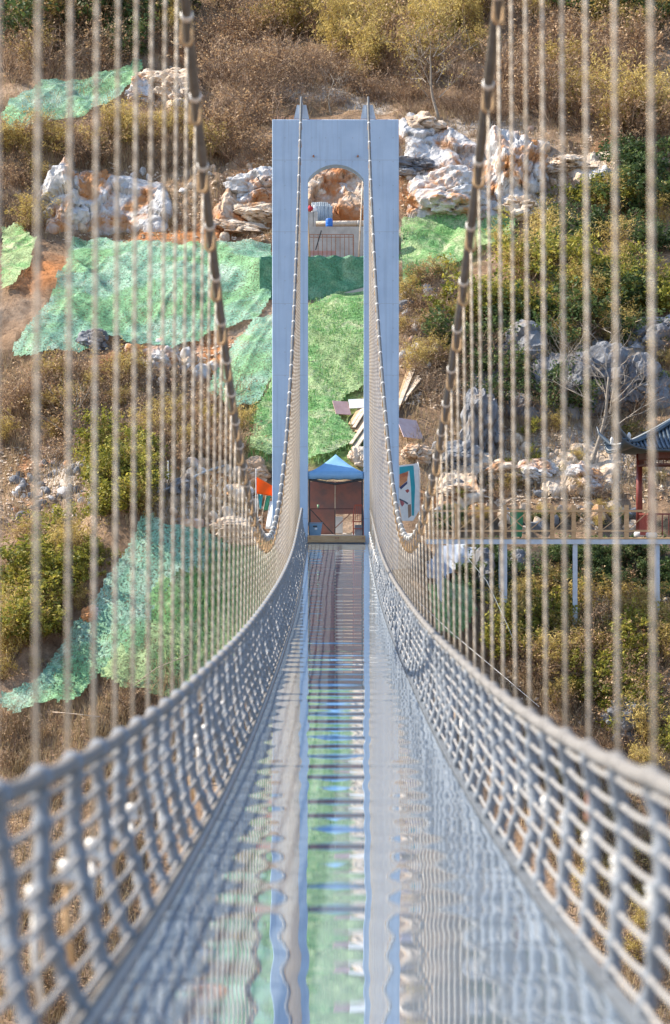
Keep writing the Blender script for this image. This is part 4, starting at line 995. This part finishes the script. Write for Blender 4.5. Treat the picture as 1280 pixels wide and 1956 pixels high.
OUT = [  # px, py, width px, height px, material, label
    (125, 385, 95, 130, 'rock_white', 'big white limestone boulder above the large green net, widest of its row'),
    (487, 362, 86, 76, 'rock_white', 'square white limestone block beside the tower top-left edge'),
    (497, 408, 90, 36, 'rock_tan', 'flat tan rock slab on red soil below the square white block'),
    (455, 436, 84, 26, 'rock_tan', 'long low tan slab on the red soil left of the tower'),
    (300, 158, 80, 56, 'rock_tan', 'tan boulder at the end of the highest green net'),
    (345, 178, 80, 60, 'rock_tan', 'tan jagged boulder beside the cable above the thicket'),
    (272, 178, 46, 56, 'rock_white', 'small white boulder touching the highest green net'),
    (800, 238, 90, 44, 'rock_tan', 'tan rock ledge beside the tower top-right corner'),
    (790, 318, 80, 40, 'rock_grey', 'grey rock ledge on red soil right of the arch'),
    (868, 372, 130, 92, 'rock_white', 'broad bright white limestone face above the right green net'),
    (965, 330, 70, 130, 'rock_white', 'tall fluted white limestone spur right of the broad white face'),
    (1010, 330, 60, 140, 'rock_white', 'tall shaded limestone pillar beside the fluted spur'),
    (1000, 400, 80, 50, 'rock_tan', 'tan rock at the foot of the tall limestone pillar'),
    (1100, 318, 110, 40, 'rock_tan', 'tan rock shelf above the green shrubs on the right'),
    (1150, 345, 60, 50, 'rock_white', 'small pale boulder among the green shrubs on the right'),
    (925, 822, 62, 150, 'rock_grey', 'tall upright dark grey rock on the right bank'),
    (1170, 735, 130, 130, 'rock_grey', 'large shaded grey boulder above the pavilion roof corner'),
    (1075, 745, 100, 110, 'rock_grey', 'large shaded grey boulder beside the pale bare tree'),
    (1245, 650, 110, 110, 'rock_grey', 'large shaded grey boulder above the pavilion ridge'),
    (1000, 690, 110, 100, 'rock_grey', 'shaded grey boulder below the green shrubs on the right'),
    (1240, 740, 90, 100, 'rock_grey', 'grey boulder directly behind the pavilion roof'),
    (965, 905, 90, 44, 'rock_tan', 'flat tan boulder behind the walkway rail near the green bin'),
    (885, 945, 90, 34, 'rock_tan', 'long tan boulder behind the walkway rail near the tower'),
    (1035, 905, 70, 46, 'rock_white', 'pale boulder on the bank behind the middle of the walkway'),
    (870, 880, 70, 60, 'rock_grey', 'grey boulder on the bank above the feather banner'),
    (795, 870, 50, 50, 'rock_tan', 'tan boulder beside the feather banner'),
    (925, 1115, 56, 90, 'rock_grey', 'grey boulder beside the first steel support post'),
    (1000, 1090, 60, 60, 'rock_grey', 'dark boulder under the walkway behind the steel posts'),
    (1120, 920, 80, 60, 'rock_white', 'pale boulder at the foot of the bare tree'),
    (1225, 1385, 100, 90, 'rock_grey', 'low grey boulder in the scrub far below the pavilion'),
    (182, 652, 52, 40, 'rock_grey', 'dark boulder at the lower edge of the large green net'),
    (308, 692, 44, 50, 'rock_white', 'pale boulder in the scree below the large green net'),
    (284, 706, 36, 40, 'rock_tan', 'small tan boulder in the scree below the large green net'),
    (490, 905, 50, 44, 'rock_tan', 'tan boulder behind the orange flag'),
    (430, 1015, 100, 44, 'rock_tan', 'broad sandy boulder at the top of the lower green net'),
    (350, 935, 60, 50, 'rock_grey', 'grey boulder behind the top of the lower green net'),
    (60, 1180, 50, 40, 'rock_grey', 'grey boulder among the leafy bushes on the left bank'),
    (178, 1178, 34, 36, 'rock_white', 'small pale boulder beside the lower green net'),
    (690, 878, 34, 40, 'rock_tan', 'pale boulder peeking over the right side of the canopy'),
]
P = cast([o[0] for o in OUT], [o[1] + o[3] * 0.25 for o in OUT])
for i, ((px, py, w, h_, mk_, lab), p) in enumerate(zip(OUT, P)):
    k = F / p[1]; wm, hm = w / k, h_ / k
    me = BIGM[mk_][i % 7]
    o = link('limestone_rock', me, None, None, (p[0], p[1] + 0.45 * max(0.42 * wm, 0.35 * hm), (CY - py) / k - 0.02 * hm), (random.uniform(-.2, .2), random.uniform(-.2, .2), random.uniform(0, 6.28)))
    dp = max(0.42 * wm, 0.35 * hm)
    # the random turn about z mixes width and depth, so keep them close
    o.rotation_euler = (random.uniform(-.15, .15), random.uniform(-.15, .15), random.choice((0, math.pi)) + random.uniform(-.35, .35))
    o.scale = (wm * 0.70, dp * 1.5, hm * 0.68)
    tag(o, lab, 'rock')
def sample(poly, n):
    q = np.array(poly, float); a = q.min(0); b = q.max(0); out = np.zeros((0, 2))
    while len(out) < n:
        s_ = RNG.uniform(a, b, (n * 3, 2)); out = np.concatenate([out, s_[inpoly(s_[:, 0], s_[:, 1], poly)]])
    return out[:n]
# loose stones one can pick out
for poly, n_, mats, lab, grp in (
        ([(30, 900), (170, 870), (190, 960), (120, 1000), (20, 990)], 70, ('rock_grey', 'rock_grey', 'rock_white'), 'loose grey stone in the scree patch on the left bank', 'stones in the left scree'),
        ([(230, 660), (400, 650), (440, 720), (280, 740)], 26, ('rock_white', 'rock_tan'), 'loose pale stone in the spill under the large green net', 'stones under the large net'),
        ([(765, 560), (840, 560), (880, 700), (765, 720)], 26, ('rock_white', 'rock_grey'), 'loose pale stone on the bank right of the tower', 'stones right of the tower'),
        ([(880, 850), (1180, 830), (1180, 950), (860, 960)], 34, ('rock_grey', 'rock_tan'), 'loose dull stone on the bank behind the walkway', 'stones behind the walkway'),
        ([(830, 970), (1240, 970), (1240, 1018), (830, 1018)], 34, ('rock_grey', 'rock_tan'), 'loose stone at the foot of the bank seen through the walkway rail', 'stones through the walkway rail'),
        ([(760, 220), (1040, 230), (1100, 420), (780, 420)], 40, ('rock_white', 'rock_tan'), 'loose pale stone on the quarried slope right of the tower top', 'stones on the quarried slope'),
        ([(80, 320), (520, 320), (520, 460), (100, 460)], 40, ('rock_white', 'rock_tan'), 'loose pale stone on the red soil left of the tower top', 'stones on the red soil'),
        ([(300, 880), (490, 880), (490, 1030), (300, 1010)], 26, ('rock_white', 'rock_tan'), 'loose pale stone on the bank behind the orange flag', 'stones behind the flag'),
        ([(590, 330), (692, 330), (692, 425), (590, 425)], 8, ('rock_white', 'rock_tan'), 'rough broken stone in the cliff seen through the arch', 'broken stones in the arch cliff')):
    q = sample(poly, n_); P = cast(q[:, 0], q[:, 1])
    for i, p in enumerate(P):
        s_ = random.uniform(0.12, 0.34) * (0.6 if 'scree patch' in lab else 1.0) * (1.0 if random.random() > 0.2 else 1.5)
        o = link('loose_stone', SMLM[random.choice(mats)][i % 6], None, None, (p[0], p[1], p[2] + 0.1 * s_), (random.uniform(0, 3), random.uniform(0, 3), random.uniform(0, 6)), (s_ * 1.2, s_, s_ * 0.75))
        tag(o, lab, 'stone', grp)

# ------------------------------------------------------------------ green netting laid over the slopes
def drape(name, poly, mat, label, lift=0.16, seed=0, ragged=0.14, wr=0.16):
    cor = cast([p[0] for p in poly], [p[1] for p in poly])[:, :2]
    # refine the outline along the straight photo edges so it follows the ground
    dense = []
    for a, b in zip(poly, poly[1:] + poly[:1]):
        for t in np.linspace(0, 1, 6)[:-1]: dense.append((a[0] + (b[0] - a[0]) * t, a[1] + (b[1] - a[1]) * t))
    cor = cast([p[0] for p in dense], [p[1] for p in dense])[:, :2]
    a = cor.min(0) - 0.5; b = cor.max(0) + 0.5; st = 0.09
    X, Y = np.meshgrid(np.arange(a[0], b[0], st), np.arange(a[1], b[1], st), indexing='ij')
    Xr = X + ragged * fbm(X * 0.9, Y * 0.9, 5, seed + 50); Yr = Y + ragged * fbm(X * 0.9 + 40, Y * 0.9, 5, seed + 60)
    ins = inpoly(Xr, Yr, [tuple(c) for c in cor])
    Z = hlook(X, Y)
    # the cloth bridges small hollows, so it is smoother than the soil, with folds of its own
    Zs = Z.copy()
    for _ in range(70):
        Zs[1:-1, 1:-1] = (Zs[1:-1, 1:-1] * 2 + Zs[:-2, 1:-1] + Zs[2:, 1:-1] + Zs[1:-1, :-2] + Zs[1:-1, 2:]) / 6
    fold = wr * (1 - np.abs(fbm(X * 0.55 + 0.3 * Y, Y * 0.22, 2, seed + 9)) * 2.2) + 0.35 * wr * (1 - 3 * np.abs(fbm(X * 1.5 - 0.5 * Y, Y * 0.25 + 3, 2, seed + 19))) + 0.02 * fbm(X * 3, Y * 3, 2, seed + 7)
    Zs = np.maximum(Zs + lift + 0.08 + np.maximum(fold, -0.08), Z + 0.03)
    idx = -np.ones(X.shape, int); idx[ins] = np.arange(ins.sum())
    V = np.stack([X[ins], Y[ins], Zs[ins]], 1)
    c = ins[:-1, :-1] & ins[1:, :-1] & ins[1:, 1:] & ins[:-1, 1:]
    i, j = np.nonzero(c)
    Fq = np.stack([idx[i, j], idx[i + 1, j], idx[i + 1, j + 1], idx[i, j + 1]], 1)
    me = bpy.data.meshes.new(name); me.from_pydata(V.tolist(), [], Fq.tolist()); me.update()
    me.polygons.foreach_set('use_smooth', [True] * len(me.polygons))
    o = link(name, me, M[mat]); tag(o, label, 'netting')
    return o
NETS = [
    ([(20, 200), (80, 170), (150, 160), (240, 140), (275, 130), (260, 170), (200, 215), (90, 250), (10, 270), (0, 230)], 'net_teal', 'ragged green netting laid highest on the slope among dry shrubs'),
    ([(140, 470), (260, 470), (400, 480), (520, 475), (520, 580), (490, 620), (420, 650), (330, 680), (200, 665), (150, 690), (20, 700), (20, 670), (90, 590)], 'net_teal', 'large green netting sheet spread across the slope left of the tower'),
    ([(0, 460), (40, 450), (70, 470), (60, 520), (0, 580)], 'net_green', 'small green netting piece beside red soil at the left of the large sheet'),
    ([(525, 610), (525, 720), (490, 790), (440, 800), (390, 760), (430, 690), (480, 630)], 'net_teal', 'pale teal netting strip folded down the slope against the tower leg'),
    ([(525, 720), (525, 890), (475, 880), (490, 790)], 'net_green', 'bright green netting beside the foot of the left tower leg'),
    ([(582, 590), (640, 575), (700, 560), (700, 750), (660, 765), (640, 800), (690, 850), (640, 880), (582, 895)], 'net_green', 'grassy green netting slope seen through the tower opening above the canopy'),
    ([(765, 440), (830, 420), (900, 425), (990, 435), (980, 470), (900, 500), (830, 540), (765, 580)], 'net_green', 'green netting on the slope right of the tower below the white limestone'),
    ([(275, 1000), (300, 1010), (390, 1020), (450, 1065), (430, 1105), (345, 1110), (305, 1165), (275, 1245), (215, 1325), (60, 1330), (150, 1205), (232, 1090)], 'net_teal', 'teal netting sheet down the left side of the mound below the orange flag'),
    ([(440, 1060), (520, 1040), (560, 1200), (450, 1280), (360, 1340), (240, 1350), (180, 1325), (260, 1230), (290, 1150), (330, 1090), (420, 1085)], 'net_green', 'bright grassy netting over the mound beside the side net of the bridge'),
    ([(810, 1130), (900, 1120), (910, 1200), (880, 1250), (830, 1220)], 'net_green', 'green netting patch below the white tarpaulin on the right bank'),
    ([(0, 1340), (110, 1310), (200, 1320), (150, 1370), (60, 1385), (0, 1390)], 'net_teal', 'torn green netting end trailing at the bottom of the left bank'),
]
for i, (poly, mt, lab) in enumerate(NETS): drape('green_netting', poly, mt, lab, seed=i * 7, lift=0.14 if i != 5 else 0.10, wr=0.22 if i != 5 else 0.12)
# green grass growing through the netted slope
def blades(name, polys, counts, mat, label, hmin, hmax, w, lift=0.1):
    Vs = []; 
    for poly, c in zip(polys, counts):
        q = sample(poly, c); p = cast(q[:, 0], q[:, 1]); p[:, 0] += RNG.uniform(-.25, .25, c); p[:, 1] += RNG.uniform(-.25, .25, c)
        p[:, 2] = hlook(p[:, 0], p[:, 1]) + lift * RNG.uniform(0, 1, c)
        Vs.append(p)
    p = np.concatenate(Vs); n = len(p)
    an = RNG.uniform(0, 6.28, n); h_ = RNG.uniform(hmin, hmax, n); le = RNG.uniform(-.6, .6, (n, 2)) * h_[:, None]
    dx = np.stack([np.cos(an), np.sin(an), 0 * an], 1) * w
    top = p + np.stack([le[:, 0], le[:, 1], h_], 1); mid_ = p + np.stack([le[:, 0] * .35, le[:, 1] * .35, h_ * 0.6], 1)
    V = np.stack([p - dx, p + dx, mid_ + dx * .7, mid_ - dx * .7, top], 1).reshape(-1, 3)
    b = np.arange(n) * 5
    fs = [(k, k + 1, k + 2, k + 3) for k in b] + [(k + 3, k + 2, k + 4) for k in b]
    me = bpy.data.meshes.new(name); me.from_pydata(V.tolist(), [], fs); me.update()
    o = link(name, me, M[mat]); o['kind'] = 'stuff'; tag(o, label, 'grass'); return o
blades('green_grass', [NETS[5][0], NETS[4][0], NETS[6][0], [(400, 1060), (520, 1050), (500, 1230), (380, 1290), (300, 1290)]], [2600, 900, 1800, 2200], 'grassblade', 'short green grass pushing through the netting on the slopes', 0.10, 0.30, 0.018, 0.25)
blades('dry_grass', [NETS[0][0], NETS[1][0], NETS[2][0], NETS[7][0], NETS[8][0], [(0, 300), (520, 230), (520, 460), (0, 460)], [(0, 690), (480, 700), (490, 1000), (0, 1010)], [(765, 560), (1280, 640), (1280, 960), (765, 960)], [(0, 1380), (500, 1250), (480, 1500), (0, 1500)], [(900, 1150), (1280, 1100), (1280, 1480), (960, 1330)], [(0, 1500), (330, 1500), (200, 1956), (0, 1956)], [(960, 1500), (1280, 1450), (1280, 1956), (1200, 1956)], [(765, 200), (1280, 250), (1280, 420), (765, 420)], [(0, 0), (1280, 0), (1280, 260), (760, 225), (520, 225), (400, 330), (0, 330)]],
       [350, 900, 120, 300, 400, 4500, 8000, 8000, 5000, 5000, 5000, 5000, 5000, 22000], 'straw', 'dry straw-coloured grass between the stones and shrubs', 0.12, 0.5, 0.014, 0.0)
# scree too small to pick apart
def scree(name, polys, counts, mat, label):
    mb = MB()
    base = np.array([(1, 0, 0), (-1, 0, 0), (0, 1, 0), (0, -1, 0), (0, 0, 1), (0, 0, -1)], float)
    tri = [(0, 2, 4), (2, 1, 4), (1, 3, 4), (3, 0, 4), (2, 0, 5), (1, 2, 5), (3, 1, 5), (0, 3, 5)]
    for poly, c in zip(polys, counts):
        q = sample(poly, c); P = cast(q[:, 0], q[:, 1])
        for p in P:
            s_ = random.uniform(0.035, 0.11)
            V = base * np.array([random.uniform(.7, 1.4), random.uniform(.7, 1.3), random.uniform(.5, .9)]) * s_ + RNG.normal(0, 0.18 * s_, (6, 3))
            mb.add(V + p, tri)
    o = mb.build(name, M[mat]); o['kind'] = 'stuff'; tag(o, label, 'scree')
scree('scree', [[(0, 860), (200, 840), (220, 1000), (0, 1010)], [(220, 650), (460, 650), (470, 760), (220, 760)], [(765, 540), (900, 520), (900, 780), (765, 780)], [(840, 820), (1280, 820), (1280, 960), (840, 970)], [(765, 220), (1280, 240), (1280, 420), (765, 430)], [(60, 320), (520, 300), (520, 465), (90, 465)], [(290, 880), (500, 880), (500, 1040), (290, 1010)], [(900, 1180), (1280, 1100), (1280, 1450), (960, 1330)]],
      [700, 600, 800, 1300, 1300, 1100, 700, 500], 'rock_tan', 'small broken pale stones scattered over the bare soil')

# ------------------------------------------------------------------ shrubs and trees
def twigs(rr, n, h, spread, w, seg=4, lean=0.0, sub=3):
    """curved thin stems with side shoots; returns verts, faces, and points to hang leaves on"""
    Vs, Fs, pts = [], [], []; off = 0
    def stem(p, d, L, w0, depth):
        nonlocal off
        P = [p]
        for k in range(seg):
            d = d + rr.normal(0, 0.16, 3); d[2] += 0.03; d /= np.linalg.norm(d)
            p = p + d * L / seg; P.append(p)
        P = np.array(P); an = rr.uniform(0, 6.28)
        A = np.array([math.cos(an), math.sin(an), 0]); B = np.cross(d, A); B /= np.linalg.norm(B) + 1e-9
        for k in range(seg + 1):
            ww = w0 * (1 - 0.8 * k / seg)
            Vs.extend([P[k] + A * ww, P[k] - A * ww * .5 + B * ww * .87, P[k] - A * ww * .5 - B * ww * .87])
        for k in range(seg):
            a = off + 3 * k
            for j in range(3): Fs.append((a + j, a + (j + 1) % 3, a + 3 + (j + 1) % 3, a + 3 + j))
        off += 3 * (seg + 1)
        for k in range(1, seg + 1): pts.append((P[k], depth))
        if depth < 2:
            for q in range(sub):
                k = rr.integers(1, seg + 1)
                dd = d + rr.normal(0, 0.55, 3); dd[2] = abs(dd[2]) * 0.7 + 0.1; dd /= np.linalg.norm(dd)
                stem(P[k], dd, L * rr.uniform(0.3, 0.55), w0 * 0.55, depth + 1)
    for i in range(n):
        a = rr.uniform(0, 6.28); r_ = spread * math.sqrt(rr.uniform(0, 1))
        d = np.array([math.cos(a) * r_ + lean, math.sin(a) * r_, 1.0]); d /= np.linalg.norm(d)
        stem(np.array([math.cos(a), math.sin(a), 0]) * r_ * 0.35 * h * 0.4, d, h * rr.uniform(0.5, 0.95), w, 0)
    return np.array(Vs), Fs, pts
def leaves(rr, pts, n, size, asp=0.5, jit=0.12, deep=True):
    c = np.array([p for p, d in pts if d > 0 or not deep]); k = rr.integers(0, len(c), n)
    C = c[k] + rr.normal(0, jit, (n, 3))
    a = rr.normal(size=(n, 3)); a /= np.linalg.norm(a, axis=1)[:, None]; b = rr.normal(size=(n, 3)); b -= (a * b).sum(1)[:, None] * a; b /= np.linalg.norm(b, axis=1)[:, None]
    s_ = (size * rr.uniform(0.6, 1.3, n))[:, None]
    V = np.stack([C - a * s_, C + b * s_ * asp, C + a * s_, C - b * s_ * asp], 1).reshape(-1, 3)
    i = np.arange(n) * 4
    return V, [(q, q + 1, q + 2, q + 3) for q in i]
def shrub_mesh(seed, nst, h, spread, w, nleaf, size, asp, jit, leafm, sub=3):
    rr = np.random.default_rng(seed)
    V1, F1, pts = twigs(rr, nst, h, spread, w, 4, 0, sub)
    V2, F2 = leaves(rr, pts, nleaf, size, asp, jit)
    me = bpy.data.meshes.new('shrub')
    me.from_pydata(np.concatenate([V1, V2]).tolist(), [], F1 + [tuple(i + len(V1) for i in f) for f in F2]); me.update()
    me.materials.append(M['twig']); me.materials.append(M[leafm])
    me.polygons.foreach_set('material_index', [0] * len(F1) + [1] * len(F2))
    return me
KIND = {
    'brown': [shrub_mesh(300 + i, 20, 1.0, 0.7, 0.0085, 420, 0.027, 0.55, 0.03, 'leaf_brown', 4) for i in range(5)],
    'bare': [shrub_mesh(320 + i, 20, 1.0, 0.8, 0.0085, 90, 0.024, 0.5, 0.03, 'leaf_brown', 4) for i in range(4)],
    'olive': [shrub_mesh(340 + i, 15, 1.0, 0.34, 0.009, 1500, 0.040, 0.20, 0.045, 'leaf_olive') for i in range(5)],
    'green': [shrub_mesh(360 + i, 12, 1.0, 0.7, 0.010, 1500, 0.042, 0.55, 0.05, 'leaf_green') for i in range(5)],
    'dkgreen': [shrub_mesh(380 + i, 12, 1.0, 0.75, 0.010, 1500, 0.044, 0.55, 0.06, 'leaf_dkgreen') for i in range(4)],
    'straw': [shrub_mesh(400 + i, 40, 1.0, 0.7, 0.012, 60, 0.03, 0.2, 0.05, 'straw', 1) for i in range(2)],
}
for m in KIND['straw']: m.materials[0] = M['straw']
LOOK = {'brown': 'brown-leaved', 'bare': 'leafless twiggy', 'olive': 'yellow-olive', 'green': 'green leafy', 'dkgreen': 'dark green', 'straw': 'straw-coloured'}
def plant(poly, n_, kinds, hr, name, label, group, wide=1.25):
    q = sample(poly, n_); P = cast(q[:, 0], q[:, 1])
    order = np.argsort(-P[:, 1])
    for i in order:
        p = P[i]; kd = random.choice(kinds); h_ = random.uniform(*hr)
        lab = ('tall ' if h_ > 0.5 * (hr[0] + hr[1]) else 'low ') + LOOK[kd] + ' ' + label
        o = link(name, random.choice(KIND[kd]), None, None, (p[0], p[1], p[2] - 0.12), (random.uniform(-.12, .12), random.uniform(-.12, .12), random.uniform(0, 6.28)), (h_ * wide * random.uniform(.8, 1.2), h_ * wide * random.uniform(.8, 1.2), h_))
        tag(o, lab, 'shrub', group)
plant([(0, 20), (0, 190), (130, 150), (270, 125), (350, 90), (350, 10), (0, 10)], 50, ['brown', 'brown', 'dkgreen', 'olive', 'bare'], (1.6, 3.0), 'thicket_shrub', 'shrub in the thicket above the highest green netting', 'thicket above the highest netting')
plant([(360, 60), (560, 40), (540, 220), (520, 330), (400, 320), (390, 200)], 56, ['brown', 'brown', 'bare', 'bare'], (1.4, 2.6), 'dry_shrub', 'shrub in the dry thicket left of the tower top', 'dry thicket left of the tower top')
plant([(400, 10), (960, 10), (940, 130), (800, 170), (640, 150), (560, 130), (470, 60)], 70, ['olive', 'olive', 'olive', 'brown'], (2.2, 3.8), 'feathery_shrub', 'feathery shrub on the slope straight above the tower', 'feathery shrubs above the tower', 0.9)
plant([(540, 110), (900, 150), (990, 260), (860, 235), (740, 215), (580, 215)], 64, ['bare', 'brown', 'bare'], (0.8, 2.0), 'brushwood_shrub', 'brushwood shrub just above the top of the tower', 'brushwood above the tower top')
plant([(940, 10), (1280, 10), (1280, 300), (1090, 310), (1040, 240), (950, 190)], 76, ['brown', 'olive', 'brown', 'bare'], (1.6, 3.2), 'scrub_bush', 'scrub bush on the upper slope above the limestone pillars', 'scrub above the limestone pillars')
plant([(0, 10), (330, 0), (330, 60), (0, 110)], 30, ['dkgreen', 'olive'], (2.4, 3.6), 'evergreen_shrub', 'shrub at the very top of the slope over the thicket', 'evergreens at the slope top')
plant([(980, 0), (1280, 0), (1280, 90), (1100, 60)], 26, ['dkgreen', 'olive'], (2.2, 3.4), 'evergreen_bush', 'bush high on the slope over the tawny scrub', 'evergreens over the tawny scrub')
plant([(0, 270), (100, 250), (400, 230), (400, 330), (260, 330), (90, 320), (60, 450), (0, 450)], 56, ['brown', 'bare', 'olive'], (0.9, 1.9), 'hillside_shrub', 'shrub between the highest netting and the white boulders', 'shrubs above the white boulders')
plant([(150, 420), (520, 390), (520, 470), (150, 465)], 18, ['bare', 'bare', 'straw'], (0.4, 0.9), 'red_soil_shrub', 'shrub on the red soil along the top of the large netting', 'shrubs on the red soil')
plant([(765, 230), (1060, 240), (1060, 420), (765, 420)], 34, ['bare', 'bare', 'straw', 'brown'], (0.4, 1.0), 'quarry_shrub', 'shrub among the pale rocks right of the tower top', 'shrubs among the pale rocks')
plant([(20, 720), (180, 700), (330, 740), (470, 780), (470, 880), (300, 930), (180, 880), (0, 890)], 72, ['brown', 'brown', 'bare', 'olive'], (0.8, 1.7), 'bank_shrub', 'shrub on the bank below the large green netting', 'shrubs below the large netting')
plant([(150, 860), (270, 840), (300, 960), (260, 1040), (150, 1000)], 24, ['green', 'olive'], (0.9, 1.6), 'scree_bush', 'bush beside the scree on the left bank', 'bushes beside the left scree')
plant([(0, 1020), (100, 1010), (165, 1060), (110, 1180), (30, 1300), (0, 1330)], 40, ['green', 'olive', 'olive', 'green', 'brown'], (0.9, 1.7), 'bank_bush', 'bush on the bank left of the lower netting mound', 'bushes left of the netting mound')
plant([(120, 1060), (215, 1050), (165, 1180), (90, 1290), (50, 1300)], 22, ['bare', 'olive', 'green'], (0.4, 0.8), 'netting_edge_shrub', 'shrub on the bare soil along the left edge of the teal netting', 'shrubs along the teal netting')
plant([(0, 1390), (220, 1350), (460, 1290), (450, 1420), (0, 1500)], 34, ['bare', 'brown', 'straw'], (0.5, 1.1), 'low_shrub', 'shrub under the bottom edge of the green netting', 'low shrubs under the netting')
plant([(0, 1500), (330, 1500), (230, 1830), (160, 1956), (0, 1956)], 46, ['straw', 'bare', 'brown'], (0.5, 1.1), 'grass_clump', 'clump on the valley side seen through the left side net', 'dry clumps behind the left net')
plant([(1010, 460), (1090, 400), (1280, 350), (1280, 640), (1060, 640), (870, 630), (900, 540)], 60, ['green', 'green', 'dkgreen', 'olive', 'olive'], (1.2, 2.2), 'broadleaf_bush', 'bush on the dense green slope right of the tower', 'bushes right of the tower')
plant([(1200, 330), (1280, 320), (1280, 420), (1210, 420)], 8, ['dkgreen'], (1.4, 2.2), 'dark_bush', 'bush beside the tan rock shelf on the right', 'dark bushes by the rock shelf')
plant([(765, 570), (880, 500), (900, 640), (860, 760), (765, 800)], 34, ['bare', 'brown', 'olive'], (0.7, 1.5), 'thorny_shrub', 'thorny shrub among stones right of the tower leg', 'thorny shrubs right of the tower leg')
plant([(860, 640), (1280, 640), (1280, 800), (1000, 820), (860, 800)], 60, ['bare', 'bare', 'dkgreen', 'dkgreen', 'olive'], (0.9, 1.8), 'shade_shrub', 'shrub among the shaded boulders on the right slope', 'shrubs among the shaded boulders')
plant([(880, 820), (1280, 820), (1280, 960), (860, 960)], 40, ['olive', 'brown', 'green', 'bare'], (0.4, 1.0), 'stony_bank_shrub', 'shrub on the stony bank behind the walkway rail', 'small shrubs behind the walkway')
plant([(830, 975), (1240, 975), (1240, 1015), (830, 1015)], 34, ['bare', 'olive', 'brown', 'dkgreen'], (0.3, 0.7), 'railside_shrub', 'shrub growing low between the walkway and the bank behind it', 'shrubs behind the walkway planks')
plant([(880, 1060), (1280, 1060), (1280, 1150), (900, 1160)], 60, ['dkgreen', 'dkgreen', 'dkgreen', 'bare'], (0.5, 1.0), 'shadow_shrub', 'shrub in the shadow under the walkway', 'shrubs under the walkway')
plant([(930, 1200), (1280, 1175), (1280, 1460), (1100, 1380), (980, 1290)], 64, ['olive', 'brown', 'green', 'brown'], (0.9, 1.7), 'slope_bush', 'bush on the slope below the walkway posts', 'bushes below the walkway')
plant([(1000, 1120), (1240, 1110), (1240, 1150), (1010, 1170)], 14, ['brown', 'olive'], (0.7, 1.2), 'post_shrub', 'shrub growing around the feet of the walkway posts', 'shrubs at the walkway posts')
plant([(960, 1400), (1280, 1440), (1280, 1956), (1230, 1956)], 50, ['straw', 'bare', 'brown', 'olive'], (0.5, 1.2), 'tussock', 'tussock on the valley side seen through the right side net', 'dry clumps behind the right net')
def tree(px, py, hpx, label, seed, name='bare_tree', lean=0.1, bark='bark', leafm=None):
    p = cast([px], [py])[0]; h_ = hpx / (F / p[1])
    t = thing(name, label, 'tree', (p[0], p[1], p[2] - 0.1))
    rr = np.random.default_rng(seed)
    tr = np.array([(lean * h_ * q * q + 0.03 * h_ * math.sin(q * 5 + seed), 0.02 * h_ * math.sin(q * 4), h_ * 0.62 * q) for q in np.linspace(0, 1, 9)])
    MB().tube(tr, np.linspace(0.020, 0.008, 9) * h_ * 0.8, 8).build('trunk', M[bark], t, True)
    Vs, Fs = [], []; off = 0
    mb = MB(); allp = []
    for k in range(16):
        b0 = tr[rr.integers(3, 9)]
        V, Fc, pts = twigs(rr, 1, h_ * rr.uniform(0.35, 0.6), 1.3, 0.006 * h_ * 0.9, 5, rr.uniform(-.3, .3), 4)
        V = V - pts[0][0] * 0; mb.add(V + b0, Fc); allp += [(q + b0, d) for q, d in pts]
    mb.build('crown', M[bark], t)
    if leafm:
        V, Fc = leaves(rr, allp, 500, 0.05, 0.5, 0.1); MB().add(V, Fc).build('foliage', M[leafm], t)
tree(1137, 905, 300, 'pale bare tree with white branches between the walkway and shaded boulders', 5)
tree(1090, 800, 190, 'slender bare tree leaning over the shaded grey boulders', 9, lean=-0.2)
tree(135, 880, 170, 'small dry tree with a thin trunk on the left bank', 12, leafm='leaf_brown')
tree(835, 230, 200, 'slim pale sapling standing above the tan rock ledge', 15, lean=-0.1, leafm='leaf_olive')
tree(630, 220, 110, 'thin bare sapling behind the middle of the tower top', 21, lean=0.05)

# ------------------------------------------------------------------ tarpaulin, lines
tp = drape('white_tarpaulin', [(812, 1096), (836, 1070), (880, 1064), (914, 1078), (906, 1104), (872, 1128), (816, 1132)], 'plastic', 'crumpled white plastic tarpaulin spread on the right bank below the walkway', lift=0.22, seed=91, ragged=0.15, wr=0.3)
tp['category'] = 'tarpaulin'
def line(pts, r_, mat, label, name='guy_line'):
    a = Vector(pts[0]); o = MB().tube(np.array([tuple(Vector(q) - a) for q in pts]), r_, 5).build(name, mat, None, True); o.location = a
    tag(o, label, 'rope')
line([at(892, 1064, 69.3), at(930, 1110, 68.0), at(962, 1178, 66.5), at(985, 1230, 65.5)], 0.007, M['corr'], 'thin pale guy line slanting down past the first steel post')
line([at(800, 1150, 66), at(862, 1208, 64.5), at(960, 1290, 62.5), at(1030, 1350, 61)], 0.008, M['white'], 'thin white line running down through the scrub on the right bank')
cl = cast([100, 130, 190, 250, 300, 360], [1384, 1388, 1394, 1340, 1305, 1275]); cl[:, 2] += 0.35
line([tuple(q) for q in cl[:3]], 0.02, M['wood_pale'], 'short pale rope lying under the torn netting end')
line([tuple(q) for q in cl[3:]], 0.016, M['wood_pale'], 'thin pale rope laid along the lower edge of the netting mound')
cl = cast([300, 340, 390, 430], [962, 948, 918, 905]); cl[:, 2] += 0.3
line([tuple(q) for q in cl], 0.05, M['corr'], 'grey pipe lying up the bank behind the netting mound', 'grey_pipe')
sp = at(321, 1010, 72); o = MB().tube(np.array([(0, 0, -0.6), (0, 0, at(0, 880, 72).z - sp.z)]), 0.03, 7).build('marker_post', M['galv']); o.location = sp; tag(o, 'thin white metal post standing at the top of the netting mound', 'post')
